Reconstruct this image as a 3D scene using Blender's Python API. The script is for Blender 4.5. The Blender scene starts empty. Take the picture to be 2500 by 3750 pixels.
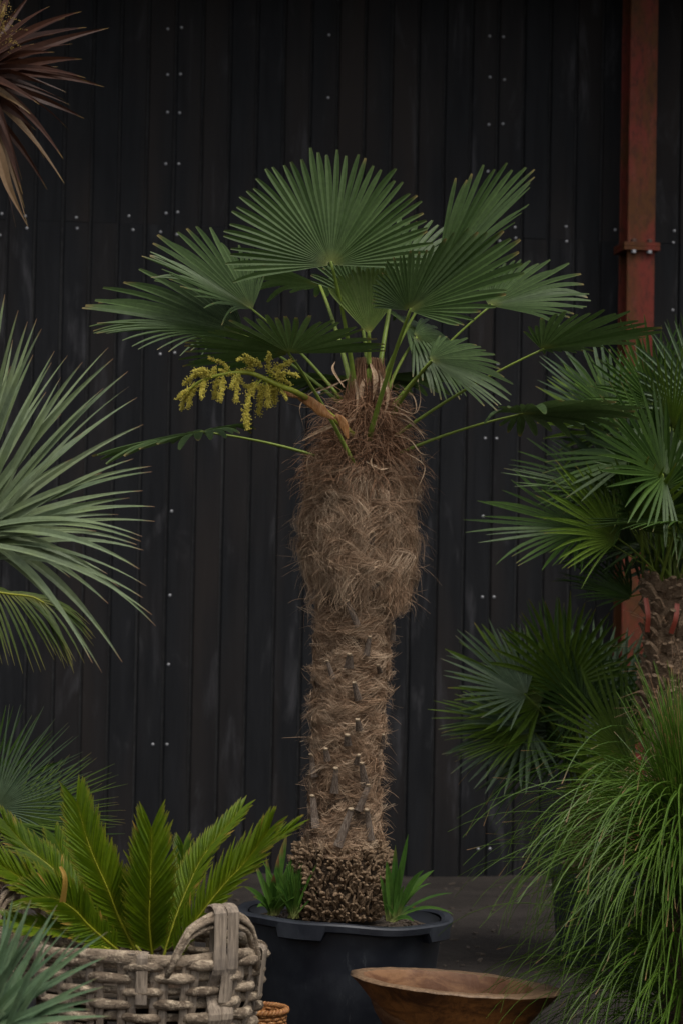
import bpy, math, random
from mathutils import Vector, Matrix, noise
random.seed(11)
R_ = math.radians
sc = bpy.context.scene
C = sc.collection

# ------------------------------------------------------------------ camera
F = 9400.0            # focal length in photo pixels (photo 2500 x 3750)
CAM = Vector((0, 0, 1.62))
PITCH, ROLL = R_(1.62), R_(1.05)
fwd = Vector((0, math.cos(PITCH), math.sin(PITCH)))
r0 = Vector((1, 0, 0)); u0 = r0.cross(fwd)
RIGHT = r0 * math.cos(ROLL) + u0 * math.sin(ROLL)
UP = u0 * math.cos(ROLL) - r0 * math.sin(ROLL)
cd = bpy.data.cameras.new('camera'); cam = bpy.data.objects.new('camera', cd); C.objects.link(cam)
m = Matrix((RIGHT, UP, -fwd)).transposed().to_4x4(); m.translation = CAM
cam.matrix_world = m
cd.sensor_fit = 'VERTICAL'; cd.sensor_height = 36; cd.lens = F * 36 / 3750
cd.clip_end = 2000; cd.clip_start = 0.1
cd.dof.use_dof = True; cd.dof.focus_distance = 8.85; cd.dof.aperture_fstop = 4.5
sc.camera = cam

# ------------------------------------------------------------------ world, sun, exposure
SUN_EL, SUN_AZ = R_(62), R_(150)        # azimuth measured from +Y towards +X: high, behind the camera, a little to the right
w = bpy.data.worlds.new('World'); sc.world = w; w.use_nodes = True
nt = w.node_tree; bg = nt.nodes['Background']
sky = nt.nodes.new('ShaderNodeTexSky'); sky.sky_type = 'NISHITA'; sky.sun_disc = False
sky.sun_elevation = SUN_EL; sky.sun_rotation = SUN_AZ; sky.air_density = 1.0; sky.dust_density = 4.0; sky.ozone_density = 1.0
hs = nt.nodes.new('ShaderNodeHueSaturation'); hs.inputs['Saturation'].default_value = 0.25
nt.links.new(sky.outputs[0], hs.inputs['Color']); nt.links.new(hs.outputs[0], bg.inputs['Color'])
bg.inputs['Strength'].default_value = 0.12
sd = bpy.data.lights.new('sun', 'SUN'); sd.energy = 1.3; sd.angle = R_(25); sd.color = (1, 0.95, 0.88)
sun = bpy.data.objects.new('sun', sd); C.objects.link(sun)
sdir = Vector((math.sin(SUN_AZ) * math.cos(SUN_EL), math.cos(SUN_AZ) * math.cos(SUN_EL), math.sin(SUN_EL)))
sun.rotation_euler = sdir.to_track_quat('Z', 'Y').to_euler(); sun.location = sdir * 20
sc.view_settings.view_transform = 'Standard'; sc.view_settings.look = 'None'
sc.view_settings.exposure = 0.45; sc.view_settings.gamma = 1.0

# ------------------------------------------------------------------ helpers
def px(x, y, D):
    """photo pixel -> world point on the vertical plane Y = D"""
    d = fwd + RIGHT * ((x - 1250) / F) - UP * ((y - 1875) / F)
    return CAM + d * (D / d.y)
def dpx(x, y, D):          # coordinates read off the 1568-wide view
    return px(x * 2500 / 1568, y * 2500 / 1568, D)
def ground_px(x, y):
    d = fwd + RIGHT * ((x - 1250) / F) - UP * ((y - 1875) / F)
    return CAM + d * (-CAM.z / d.z)
def sv(dx, dy, dz=0.0):    # picture direction (right, down, away) -> world direction
    return RIGHT * dx - UP * dy + Vector((0, 1, 0)) * dz
def lerp(a, b, t): return a + (b - a) * t
U = random.uniform
G = random.gauss

class MB:
    def __init__(s): s.v = []; s.f = []; s.m = []
    def add(s, vs, fs, ms=None):
        o = len(s.v); s.v.extend(vs)
        s.f.extend([tuple(i + o for i in f) for f in fs])
        s.m.extend(ms if ms else [(0, 0, 0.5, 1)] * len(vs))
    def mesh(s, name, mat, origin=Vector((0, 0, 0)), smooth=False):
        me = bpy.data.meshes.new(name)
        me.from_pydata([tuple(Vector(p) - origin) for p in s.v], [], s.f)
        a = me.attributes.new('mask', 'FLOAT_COLOR', 'POINT')
        flat = [c for q in s.m for c in q]
        a.data.foreach_set('color', flat)
        if mat: me.materials.append(mat)
        if smooth: me.polygons.foreach_set('use_smooth', [True] * len(me.polygons))
        me.update(); return me

ORG = {}
def link(name, me, parent=None, loc=None, rot=None, scale=None):
    o = bpy.data.objects.new(name, me); C.objects.link(o)
    if loc is not None: o.location = loc
    if rot is not None: o.rotation_euler = rot
    if scale is not None: o.scale = scale
    if parent: o.parent = parent
    return o
def build(mb, name, mat, parent=None, smooth=False, stuff=False):
    org = ORG.get(parent.name, Vector((0, 0, 0))) if parent else Vector((0, 0, 0))
    o = link(name, mb.mesh(name, mat, org, smooth), parent)
    ORG[o.name] = org
    if stuff: o['kind'] = 'stuff'
    return o
def thing(name, label, cat, loc, group=None):
    o = link(name, None, None, loc); o.empty_display_size = 0.1
    o['label'] = label; o['category'] = cat
    if group: o['group'] = group
    ORG[o.name] = Vector(loc); return o
def tag(o, label, cat, group=None):
    o['label'] = label; o['category'] = cat
    if group: o['group'] = group
    return o

def bez(p0, p1, p2, n):
    return [p0 * (1 - t) ** 2 + p1 * (2 * t * (1 - t)) + p2 * t * t for t in [i / n for i in range(n + 1)]]
def spline(pts, n):
    """Catmull-Rom through pts, n samples per span"""
    q = [pts[0] * 2 - pts[1]] + list(pts) + [pts[-1] * 2 - pts[-2]]
    out = []
    for i in range(1, len(q) - 2):
        a, b, c, d = q[i - 1], q[i], q[i + 1], q[i + 2]
        for k in range(n):
            t = k / n
            out.append(0.5 * ((2 * b) + (c - a) * t + (2 * a - 5 * b + 4 * c - d) * t * t + (3 * b - a - 3 * c + d) * t ** 3))
    out.append(pts[-1].copy()); return out
def frame(t, ref=Vector((0, 0, 1))):
    t = t.normalized()
    if abs(t.dot(ref)) > 0.97: ref = Vector((0, -1, 0.01))
    s = t.cross(ref).normalized(); return s, s.cross(t).normalized()
def tube(mb, pts, rad, sides=6, flat=1.0, mask=None, ref=Vector((0, 0, 1)), cap=True, wob=0.0):
    vs, fs, ms = [], [], []
    n = len(pts)
    for i, p in enumerate(pts):
        t = pts[min(i + 1, n - 1)] - pts[max(i - 1, 0)]
        s, u = frame(t, ref)
        r = rad[i] if isinstance(rad, (list, tuple)) else rad
        for k in range(sides):
            a = 2 * math.pi * k / sides
            rr = r * (1 + (wob * noise.noise(p * 9 + Vector((math.cos(a), math.sin(a), 0)) * 1.3) if wob else 0))
            vs.append(p + s * (math.cos(a) * rr) + u * (math.sin(a) * rr * flat))
            mk = mask(i / (n - 1)) if callable(mask) else (mask or (0, 0, 0.5, 1))
            ms.append(mk)
    for i in range(n - 1):
        for k in range(sides):
            k2 = (k + 1) % sides
            fs.append((i * sides + k, i * sides + k2, (i + 1) * sides + k2, (i + 1) * sides + k))
    if cap:
        fs.append(tuple(range(sides - 1, -1, -1))); fs.append(tuple((n - 1) * sides + k for k in range(sides)))
    mb.add(vs, fs, ms)
def strap(mb, pts, wid, nrm, fold=0.25, mask=None, twist=0.0):
    """leaf strip with a V cross-section. wid(t) half width"""
    n = len(pts); vs, fs, ms = [], [], []
    for i, p in enumerate(pts):
        t = i / (n - 1)
        d = (pts[min(i + 1, n - 1)] - pts[max(i - 1, 0)]).normalized()
        s = d.cross(nrm)
        if s.length < 1e-4: s = d.cross(Vector((0.3, -0.8, 0.5)))
        s.normalize(); u = s.cross(d).normalized()
        if twist:
            a = twist * t; s, u = s * math.cos(a) + u * math.sin(a), u * math.cos(a) - s * math.sin(a)
        h = wid(t)
        vs += [p - s * h + u * (fold * h), p - u * (fold * h * 0.5), p + s * h + u * (fold * h)]
        mk = mask(t) if mask else (0, 0, 0.5, 1)
        ms += [mk] * 3
        if i: 
            b = 3 * (i - 1); fs += [(b, b + 1, b + 4, b + 3), (b + 1, b + 2, b + 5, b + 4)]
    mb.add(vs, fs, ms)
def box(mb, c, sx, sy, sz, ax=None, bev=0.0, mk=None):
    X, Y, Z = ax if ax else (Vector((1, 0, 0)), Vector((0, 1, 0)), Vector((0, 0, 1)))
    vs = [c + X * (a * sx / 2) + Y * (b * sy / 2) + Z * (d * sz / 2) for d in (-1, 1) for a, b in ((-1, -1), (1, -1), (1, 1), (-1, 1))]
    mb.add(vs, [(3, 2, 1, 0), (4, 5, 6, 7), (0, 1, 5, 4), (1, 2, 6, 5), (2, 3, 7, 6), (3, 0, 4, 7)], [mk] * 8 if mk else None)
def lathe(mb, axis_pts, radii, ax=(Vector((1, 0, 0)), Vector((0, 1, 0))), n=48, sq=(1, 1), mk=None, rf=None):
    vs, fs = [], []
    for j, (p, r) in enumerate(zip(axis_pts, radii)):
        for k in range(n):
            a = 2 * math.pi * k / n
            rr = r * (rf(a, j) if rf else 1)
            vs.append(p + ax[0] * (math.cos(a) * rr * sq[0]) + ax[1] * (math.sin(a) * rr * sq[1]))
    for j in range(len(radii) - 1):
        for k in range(n):
            k2 = (k + 1) % n
            fs.append((j * n + k, j * n + k2, (j + 1) * n + k2, (j + 1) * n + k))
    mb.add(vs, fs, [mk] * len(vs) if mk else None)

# ------------------------------------------------------------------ materials
def base_mat(name, rough=0.6, spec=0.5):
    mt = bpy.data.materials.new(name); mt.use_nodes = True
    t = mt.node_tree; b = t.nodes['Principled BSDF']
    b.inputs['Roughness'].default_value = rough
    b.inputs['Specular IOR Level'].default_value = spec
    return mt, t, b
def N(t, kind, **kw):
    n = t.nodes.new(kind)
    for k, v in kw.items():
        if k in n.inputs: n.inputs[k].default_value = v
        else: setattr(n, k, v)
    return n
def mixc(t, fac, a, b, blend='MIX'):
    n = t.nodes.new('ShaderNodeMix'); n.data_type = 'RGBA'; n.blend_type = blend
    for i, v in ((0, fac), (6, a), (7, b)):
        if isinstance(v, bpy.types.NodeSocket): t.links.new(v, n.inputs[i])
        elif i == 0: n.inputs[0].default_value = v
        else: n.inputs[i].default_value = (*v, 1)
    return n.outputs[2]
def coords(t, scale=(1, 1, 1), rnd=False, kind='Object'):
    tc = t.nodes.new('ShaderNodeTexCoord'); mp = t.nodes.new('ShaderNodeMapping'); mp.inputs['Scale'].default_value = scale
    t.links.new(tc.outputs[kind], mp.inputs['Vector'])
    if rnd:
        oi = t.nodes.new('ShaderNodeObjectInfo'); ml = N(t, 'ShaderNodeMath', operation='MULTIPLY'); ml.inputs[1].default_value = 37.0
        t.links.new(oi.outputs['Random'], ml.inputs[0])
        cb = t.nodes.new('ShaderNodeCombineXYZ')
        for i in range(3): t.links.new(ml.outputs[0], cb.inputs[i])
        t.links.new(cb.outputs[0], mp.inputs['Location'])
    return mp.outputs[0]
def nz(t, vec, scale, detail=4, rough=0.6, dist=0.0):
    n = N(t, 'ShaderNodeTexNoise', Scale=scale, Detail=detail, Roughness=rough, Distortion=dist)
    t.links.new(vec, n.inputs['Vector']); return n.outputs['Fac']
def ramp(t, fac, a, b):
    n = t.nodes.new('ShaderNodeMapRange'); n.inputs[1].default_value = a; n.inputs[2].default_value = b
    t.links.new(fac, n.inputs[0]); return n.outputs[0]
def bump(t, b, h, strength, dist=0.01):
    n = N(t, 'ShaderNodeBump', Strength=strength, Distance=dist); t.links.new(h, n.inputs['Height']); t.links.new(n.outputs[0], b.inputs['Normal'])
def attr_mask(t):
    a = t.nodes.new('ShaderNodeAttribute'); a.attribute_name = 'mask'
    s = t.nodes.new('ShaderNodeSeparateColor'); t.links.new(a.outputs['Color'], s.inputs[0]); return s.outputs

def leaf_mat(name, dark, light, hub=(0.19, 0.20, 0.035), tip=(0.22, 0.13, 0.05), rough=0.45, trans=0.25, spec=0.28, stripe=0.0):
    """mask: R = dry tip, G = yellow hub, B = tone"""
    mt, t, b = base_mat(name, rough, spec)
    r, g, bl = attr_mask(t)
    n = nz(t, coords(t), 9, 3)
    oi = t.nodes.new('ShaderNodeObjectInfo')
    f = N(t, 'ShaderNodeMath', operation='MULTIPLY_ADD'); t.links.new(n, f.inputs[0]); f.inputs[1].default_value = 0.5; t.links.new(bl, f.inputs[2])
    f2 = N(t, 'ShaderNodeMath', operation='ADD'); f2.inputs[1].default_value = -0.25; t.links.new(f.outputs[0], f2.inputs[0])
    c = mixc(t, f2.outputs[0], dark, light)
    n2 = nz(t, coords(t), 60, 2)
    c = mixc(t, ramp(t, n2, 0.3, 0.7), c, mixc(t, 0.25, c, (0, 0, 0)))
    c = mixc(t, g, c, hub)
    c = mixc(t, r, c, tip)
    t.links.new(c, b.inputs['Base Color'])
    rr = N(t, 'ShaderNodeMapRange'); t.links.new(n2, rr.inputs[0]); rr.inputs[3].default_value = rough - 0.08; rr.inputs[4].default_value = rough + 0.15
    t.links.new(rr.outputs[0], b.inputs['Roughness'])
    if trans:
        tr = t.nodes.new('ShaderNodeBsdfTranslucent'); ms = t.nodes.new('ShaderNodeMixShader'); ms.inputs[0].default_value = trans
        t.links.new(c, tr.inputs['Color']); t.links.new(b.outputs[0], ms.inputs[1]); t.links.new(tr.outputs[0], ms.inputs[2])
        t.links.new(ms.outputs[0], t.nodes['Material Output'].inputs['Surface'])
    return mt
def fibre_mat(name, dark, mid, light, rough=0.75):
    mt, t, b = base_mat(name, rough, 0.25)
    r, g, bl = attr_mask(t)
    c = mixc(t, bl, dark, mid); c = mixc(t, r, c, light)
    c = mixc(t, g, c, (0.17, 0.075, 0.035))
    t.links.new(c, b.inputs['Base Color']); return mt
def wood_mat(name, cols, scale=(1, 1, 1), nscale=8, rough=0.75, bumpk=0.5, rnd=True, spec=0.3, bd=0.01):
    mt, t, b = base_mat(name, rough, spec)
    v = coords(t, scale, rnd)
    n1 = nz(t, v, nscale, 6, 0.65, 0.6); n2 = nz(t, v, nscale * 3.3, 4, 0.7)
    c = mixc(t, ramp(t, n1, 0.32, 0.68), cols[0], cols[1]); c = mixc(t, ramp(t, n2, 0.45, 0.75), c, cols[2])
    t.links.new(c, b.inputs['Base Color'])
    bump(t, b, n2, bumpk, bd); return mt

M = {}
M['fan'] = leaf_mat('fan_leaf', (0.030, 0.060, 0.011), (0.082, 0.132, 0.042), hub=(0.16, 0.18, 0.04), tip=(0.20, 0.14, 0.05), rough=0.46)
M['fan_young'] = leaf_mat('young_fan_leaf', (0.12, 0.19, 0.04), (0.19, 0.25, 0.07), hub=(0.32, 0.30, 0.06), trans=0.4)
M['stalk'] = leaf_mat('leaf_stalk', (0.13, 0.19, 0.025), (0.20, 0.26, 0.04), tip=(0.15, 0.09, 0.05), trans=0)
M['chama'] = leaf_mat('dwarf_fan_leaf', (0.024, 0.056, 0.008), (0.060, 0.115, 0.018), hub=(0.07, 0.11, 0.025), tip=(0.20, 0.16, 0.06), trans=0.2)
M['chama_silver'] = leaf_mat('silvery_fan_leaf', (0.055, 0.092, 0.045), (0.13, 0.18, 0.10), hub=(0.09, 0.12, 0.05), tip=(0.20, 0.17, 0.10), trans=0.15)
M['chama_yellow'] = leaf_mat('yellow_green_fan_leaf', (0.055, 0.105, 0.008), (0.125, 0.195, 0.022), hub=(0.12, 0.15, 0.03), tip=(0.25, 0.16, 0.05), trans=0.25)
M['yucca'] = leaf_mat('silver_yucca_leaf', (0.11, 0.155, 0.082), (0.22, 0.265, 0.155), hub=(0.19, 0.24, 0.07), tip=(0.24, 0.11, 0.06), trans=0.12, rough=0.5)
M['blue_yucca'] = leaf_mat('blue_yucca_leaf', (0.065, 0.125, 0.062), (0.13, 0.20, 0.105), tip=(0.25, 0.18, 0.09), trans=0.12, rough=0.45)
M['cycad'] = leaf_mat('cycad_leaflet', (0.058, 0.120, 0.004), (0.180, 0.260, 0.008), hub=(0.32, 0.28, 0.015), tip=(0.40, 0.24, 0.05), trans=0.42, rough=0.38)
M['rachis'] = leaf_mat('cycad_rachis', (0.20, 0.22, 0.012), (0.30, 0.29, 0.02), trans=0)
M['cordy'] = leaf_mat('cordyline_leaf', (0.032, 0.011, 0.006), (0.085, 0.032, 0.016), hub=(0.11, 0.07, 0.02), tip=(0.22, 0.14, 0.04), trans=0.25, rough=0.45)
M['cordy_dry'] = leaf_mat('dry_cordyline_leaf', (0.12, 0.07, 0.03), (0.18, 0.11, 0.055), tip=(0.26, 0.18, 0.06), trans=0.2)
M['grass'] = leaf_mat('grass_tree_leaf', (0.045, 0.100, 0.007), (0.125, 0.215, 0.024), hub=(0.12, 0.14, 0.05), tip=(0.28, 0.15, 0.07), trans=0.2, rough=0.4)
M['weed'] = leaf_mat('weed_leaf', (0.035, 0.095, 0.012), (0.080, 0.165, 0.022), hub=(0.24, 0.25, 0.08), tip=(0.20, 0.09, 0.04), trans=0.3)
M['phoenix'] = leaf_mat('date_palm_leaflet', (0.035, 0.062, 0.010), (0.085, 0.115, 0.020), hub=(0.24, 0.20, 0.03), tip=(0.26, 0.15, 0.04), trans=0.25)
M['fibre'] = fibre_mat('trunk_fibre', (0.060, 0.034, 0.020), (0.37, 0.222, 0.128), (0.62, 0.465, 0.315))
M['dryleaf'] = wood_mat('dry_strip', ((0.20, 0.12, 0.065), (0.34, 0.23, 0.14), (0.42, 0.32, 0.22)), nscale=30, bumpk=0.2)
M['core'] = wood_mat('trunk_core', ((0.050, 0.032, 0.021), (0.13, 0.085, 0.054), (0.19, 0.135, 0.09)), (1, 1, 5), 14, 0.9, 1.0, bd=0.02)
M['bark'] = wood_mat('rough_palm_bark', ((0.10, 0.062, 0.036), (0.22, 0.145, 0.088), (0.34, 0.24, 0.155)), (2, 2, 5), 12, 0.85, 0.8, bd=0.015)
M['leafbase'] = wood_mat('leaf_base_wood', ((0.055, 0.036, 0.025), (0.12, 0.085, 0.062), (0.26, 0.21, 0.165)), (7, 7, 1), 16, 0.7, 0.5)
M['cut'] = wood_mat('cut_end', ((0.22, 0.15, 0.09), (0.33, 0.25, 0.16), (0.40, 0.32, 0.22)), nscale=60, bumpk=0.3)
M['root'] = wood_mat('aerial_root', ((0.075, 0.045, 0.024), (0.20, 0.128, 0.072), (0.32, 0.225, 0.14)), nscale=28, rough=0.8, bumpk=0.5)
M['bract'] = wood_mat('bract', ((0.20, 0.075, 0.018), (0.36, 0.155, 0.045), (0.46, 0.27, 0.12)), (6, 6, 1), 10, 0.5, 0.4)
M['flower'] = leaf_mat('flower_bead', (0.58, 0.49, 0.06), (0.84, 0.73, 0.17), trans=0.3, rough=0.6)
M['fstalk'] = leaf_mat('flower_stem', (0.19, 0.22, 0.02), (0.28, 0.30, 0.035), trans=0)
M['soil'] = wood_mat('potting_soil', ((0.028, 0.020, 0.014), (0.070, 0.050, 0.035), (0.13, 0.10, 0.07)), nscale=40, rough=0.95, bumpk=1.0)

def pot_mat():
    mt, t, b = base_mat('black_plastic', 0.42, 0.5)
    v = coords(t); n = nz(t, v, 6, 6, 0.7); n2 = nz(t, coords(t, (1, 1, .3)), 30, 5, 0.75)
    c = mixc(t, ramp(t, n, 0.45, 0.75), (0.010, 0.012, 0.018), (0.030, 0.034, 0.042))
    c = mixc(t, ramp(t, n2, 0.62, 0.80), c, (0.065, 0.07, 0.075))
    t.links.new(c, b.inputs['Base Color'])
    rr = N(t, 'ShaderNodeMapRange'); t.links.new(n, rr.inputs[0]); rr.inputs[3].default_value = 0.34; rr.inputs[4].default_value = 0.6
    t.links.new(rr.outputs[0], b.inputs['Roughness']); bump(t, b, n2, 0.12, 0.004); return mt
M['pot'] = pot_mat()
def board_mat():
    mt, t, b = base_mat('black_stained_board', 0.7, 0.14)
    v = coords(t, (1, 1, 0.09), True); v2 = coords(t, (1, 1, 0.22), True)
    n1 = nz(t, v2, 5.5, 5, 0.6, 0.8); n2 = nz(t, v, 24, 5, 0.7, 0.3); n3 = nz(t, v2, 2.2, 3, 0.5)
    c = mixc(t, ramp(t, n2, 0.3, 0.7), (0.0042, 0.0046, 0.0056), (0.0110, 0.0115, 0.0130))
    c = mixc(t, ramp(t, n3, 0.47, 0.72), c, (0.017, 0.0135, 0.0120))          # brown showing through
    mm = N(t, 'ShaderNodeMath', operation='MULTIPLY'); t.links.new(ramp(t, n1, 0.56, 0.70), mm.inputs[0]); t.links.new(ramp(t, n2, 0.35, 0.6), mm.inputs[1])
    c = mixc(t, mm.outputs[0], c, (0.040, 0.039, 0.042))                        # worn grey streaks
    t.links.new(c, b.inputs['Base Color']); bump(t, b, n2, 0.35, 0.006); return mt
M['board'] = board_mat()
def steel_mat():
    mt, t, b = base_mat('red_oxide_steel', 0.7, 0.15)
    v = coords(t, (1, 1, 0.45)); n1 = nz(t, v, 5, 5, 0.6); n2 = nz(t, v, 16, 5, 0.7)
    c = mixc(t, ramp(t, n1, 0.42, 0.58), (0.118, 0.021, 0.014), (0.068, 0.026, 0.008))
    c = mixc(t, ramp(t, n2, 0.55, 0.75), c, (0.13, 0.034, 0.025))
    n3 = nz(t, v, 38, 4, 0.7); c = mixc(t, ramp(t, n3, 0.48, 0.75), c, (0.035, 0.014, 0.009))
    t.links.new(c, b.inputs['Base Color']); bump(t, b, n2, 0.2, 0.003); return mt
M['steel'] = steel_mat()
mt, t, b = base_mat('zinc_bolt', 0.35, 0.5); b.inputs['Base Color'].default_value = (0.30, 0.30, 0.31, 1); b.inputs['Metallic'].default_value = 0.4; M['zinc'] = mt
mt, t, b = base_mat('rusty_bolt', 0.7, 0.3); b.inputs['Base Color'].default_value = (0.06, 0.03, 0.02, 1); M['rustbolt'] = mt
def willow():
    mt, t, b = base_mat('weathered_willow', 0.8, 0.25)
    v = coords(t, (1, 1, 1.4), True); n0 = nz(t, v, 7, 4, 0.6); n1 = nz(t, v, 34, 5, 0.7, 0.4); n2 = nz(t, v, 90, 3, 0.7)
    c = mixc(t, ramp(t, n0, 0.36, 0.64), (0.115, 0.083, 0.056), (0.36, 0.278, 0.195)); c = mixc(t, ramp(t, n1, 0.50, 0.68), c, (0.60, 0.48, 0.34))
    c = mixc(t, ramp(t, n2, 0.56, 0.74), c, (0.060, 0.042, 0.030))
    t.links.new(c, b.inputs['Base Color']); bump(t, b, n1, 1.0, 0.018); return mt
M['basket'] = willow()
def strap_wood():
    mt, t, b = base_mat('weathered_strap', 0.8, 0.25)
    v = coords(t, (9, 9, 0.8), True); n1 = nz(t, v, 12, 5, 0.7, 0.2); n2 = nz(t, coords(t), 9, 4)
    c = mixc(t, ramp(t, n1, 0.3, 0.7), (0.09, 0.068, 0.050), (0.37, 0.295, 0.22)); c = mixc(t, ramp(t, n2, 0.5, 0.75), c, (0.17, 0.14, 0.115))
    t.links.new(c, b.inputs['Base Color']); bump(t, b, n1, 0.6, 0.006); return mt
M['bstrap'] = strap_wood()
M['wicker'] = wood_mat('orange_wicker', ((0.18, 0.065, 0.020), (0.34, 0.145, 0.045), (0.46, 0.24, 0.09)), nscale=20, rough=0.5, bumpk=0.3)
def bowl_mat():
    mt, t, b = base_mat('carved_bowl_wood', 0.55, 0.35)
    v = coords(t, (1, 1, 2.2)); n1 = nz(t, v, 6, 6, 0.65, 0.8); n2 = nz(t, coords(t, (2.5, 2.5, 1)), 26, 5, 0.7)
    c = mixc(t, ramp(t, n1, 0.40, 0.60), (0.060, 0.021, 0.006), (0.23, 0.088, 0.022)); c = mixc(t, ramp(t, n2, 0.5, 0.78), c, (0.075, 0.030, 0.011))
    r, g, bl = attr_mask(t); c = mixc(t, r, c, mixc(t, ramp(t, n2, 0.35, 0.7), (0.22, 0.135, 0.075), (0.10, 0.058, 0.030)))
    c = mixc(t, g, c, mixc(t, ramp(t, n1, 0.42, 0.58), (0.22, 0.110, 0.050), (0.115, 0.048, 0.020)))
    t.links.new(c, b.inputs['Base Color']); bump(t, b, n2, 0.4, 0.006); return mt
M['bowl'] = bowl_mat()
def ground_mat():
    mt, t, b = base_mat('dark_earth', 0.92, 0.2)
    v = coords(t); n1 = nz(t, v, 2.2, 6, 0.6); n2 = nz(t, v, 26, 6, 0.7); n3 = nz(t, v, 90, 3, 0.7)
    c = mixc(t, ramp(t, n1, 0.35, 0.65), (0.026, 0.021, 0.0175), (0.054, 0.044, 0.037)); c = mixc(t, ramp(t, n2, 0.5, 0.72), c, (0.026, 0.021, 0.018))
    c = mixc(t, ramp(t, n3, 0.66, 0.75), c, (0.085, 0.068, 0.055))
    t.links.new(c, b.inputs['Base Color']); bump(t, b, n2, 1.0, 0.06); return mt
M['ground'] = ground_mat()
M['stone'] = wood_mat('grey_stone', ((0.06, 0.055, 0.05), (0.12, 0.11, 0.10), (0.17, 0.16, 0.15)), nscale=12, bumpk=0.6)
M['chip'] = wood_mat('debris', ((0.030, 0.022, 0.017), (0.055, 0.042, 0.032), (0.10, 0.08, 0.06)), nscale=20)
mt, t, b = base_mat('red_strap', 0.55, 0.4); b.inputs['Base Color'].default_value = (0.20, 0.035, 0.018, 1); M['redstrap'] = mt
M['panicle'] = leaf_mat('cordyline_panicle', (0.14, 0.085, 0.015), (0.26, 0.17, 0.04), trans=0)
M['roof'] = wood_mat('dark_roof_sheet', ((0.02, 0.02, 0.022), (0.035, 0.035, 0.036), (0.05, 0.05, 0.05)), nscale=6)

# ------------------------------------------------------------------ ground
mb = MB()
gx = [-400, -150, -60, -25, -12] + [-8 + 0.2 * i for i in range(81)] + [12, 25, 60, 150, 400]
gy = [-300, -100, -40, -15, -5, 0, 3] + [5 + 0.15 * i for i in range(75)] + [18, 25, 60, 150, 500]
for y in gy:
    for x in gx:
        near = (abs(x) < 8.5 and 4.5 < y < 16.5)
        z = 0.02 * noise.noise(Vector((x * 0.9, y * 0.9, 3))) + 0.012 * noise.noise(Vector((x * 3.1, y * 3.1, 7))) if near else 0
        mb.v.append(Vector((x, y, z)))
nx = len(gx)
mb.f = [(j * nx + i, j * nx + i + 1, (j + 1) * nx + i + 1, (j + 1) * nx + i) for j in range(len(gy) - 1) for i in range(nx - 1)]
mb.m = [(0, 0, .5, 1)] * len(mb.v)
gr = build(mb, 'ground', M['ground'], smooth=True); gr['kind'] = 'structure'
mb = MB()
for i in range(1500):
    x, y = U(-3, 3), U(8.6, 14.3)
    s = abs(G(0, 0.007)) + 0.003; a = U(0, 6.3); X = Vector((math.cos(a), math.sin(a), U(-.2, .2))).normalized(); Y = Vector((-X.y, X.x, U(-.2, .2))).normalized()
    box(mb, Vector((x, y, 0.004 + 0.02 * noise.noise(Vector((x * .9, y * .9, 3))) + 0.012 * noise.noise(Vector((x * 3.1, y * 3.1, 7))))), s * U(1, 3), s, s * .5, (X, Y, X.cross(Y)))
ch = build(mb, 'ground_litter', M['chip'], stuff=True); tag(ch, 'scattered bark chips and crumbs on the dark earth', 'litter')

# ------------------------------------------------------------------ board wall
YAW = R_(7.6); WD = 14.4
wdir = Vector((math.cos(YAW), math.sin(YAW), 0)); wn = Vector((math.sin(YAW), -math.cos(YAW), 0)); W0 = Vector((0, WD, 0))
def wall_hit(x, y, off=0.0):
    d = fwd + RIGHT * ((x - 1250) / F) - UP * ((y - 1875) / F)
    t = (W0 + wn * off - CAM).dot(wn) / d.dot(wn); return CAM + d * t
def wall_uz(x, y):
    p = wall_hit(x, y); return (p - W0).dot(wdir), p.z
ua = wall_uz(145, 160)[0]; ub = wall_uz(2208, 160)[0]; SP = (ub - ua) / 21
wall = thing('board_wall', 'tall black stained timber wall of vertical boards with silver nail heads', 'wall', W0)
ZJ = wall_uz(400, 816)[1]
def board_mesh(h, wv, seed):
    rnd = random.Random(seed); b_ = MB(); hw = wv / 2; ch_ = 0.006
    prof = [(-hw, -0.022), (-hw, -ch_), (-hw + ch_, 0), (hw - ch_, 0), (hw, -ch_), (hw, -0.022)]
    nseg = 8; vs = []; fs = []
    for j in range(nseg + 1):
        z = h * j / nseg; dx = rnd.uniform(-.001, .001); dn = rnd.uniform(-.0012, .0012)
        for (u, o) in prof: vs.append(Vector((u + dx, -(o + dn), z)))
    for j in range(nseg):
        for k in range(5): fs.append((j * 6 + k, j * 6 + k + 1, (j + 1) * 6 + k + 1, (j + 1) * 6 + k))
    fs += [(5, 4, 3, 2, 1, 0), tuple(nseg * 6 + k for k in range(6))]
    b_.add(vs, fs); return b_
ZT = 5.35
low = [board_mesh(ZJ + 0.05 - 0.0008, SP - 0.013, s).mesh('board', M['board']) for s in range(4)]
upm = [board_mesh(ZT - ZJ - 0.004, SP - 0.013, s + 9).mesh('board', M['board']) for s in range(4)]
boards = {}
for k in range(-14, 40):
    u = ua + SP * (k + 0.5)
    for row, (ms, z) in enumerate(((low, -0.05), (upm, ZJ + 0.0002))):
        if row and k > 6: z2 = z + U(-0.0, 0.0)
        tilt = U(-0.0006, 0.0006)
        o = link('board', ms[k % 4], wall, wdir * u + wn * (U(-.002, .002)) + Vector((0, 0, z)), (U(-.0008, .0008), tilt, YAW))
        boards[(k, row)] = o
mb = MB()                                                # dark sheet behind the gaps
c0 = W0 - wn * 0.045 + wdir * ((ua + SP * 13) ) + Vector((0, 0, ZT / 2))
box(mb, c0, SP * 54, 0.04, ZT + 0.04, (wdir, wn, Vector((0, 0, 1))))
build(mb, 'backing', M['roof'], wall)
nb = MB()
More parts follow.
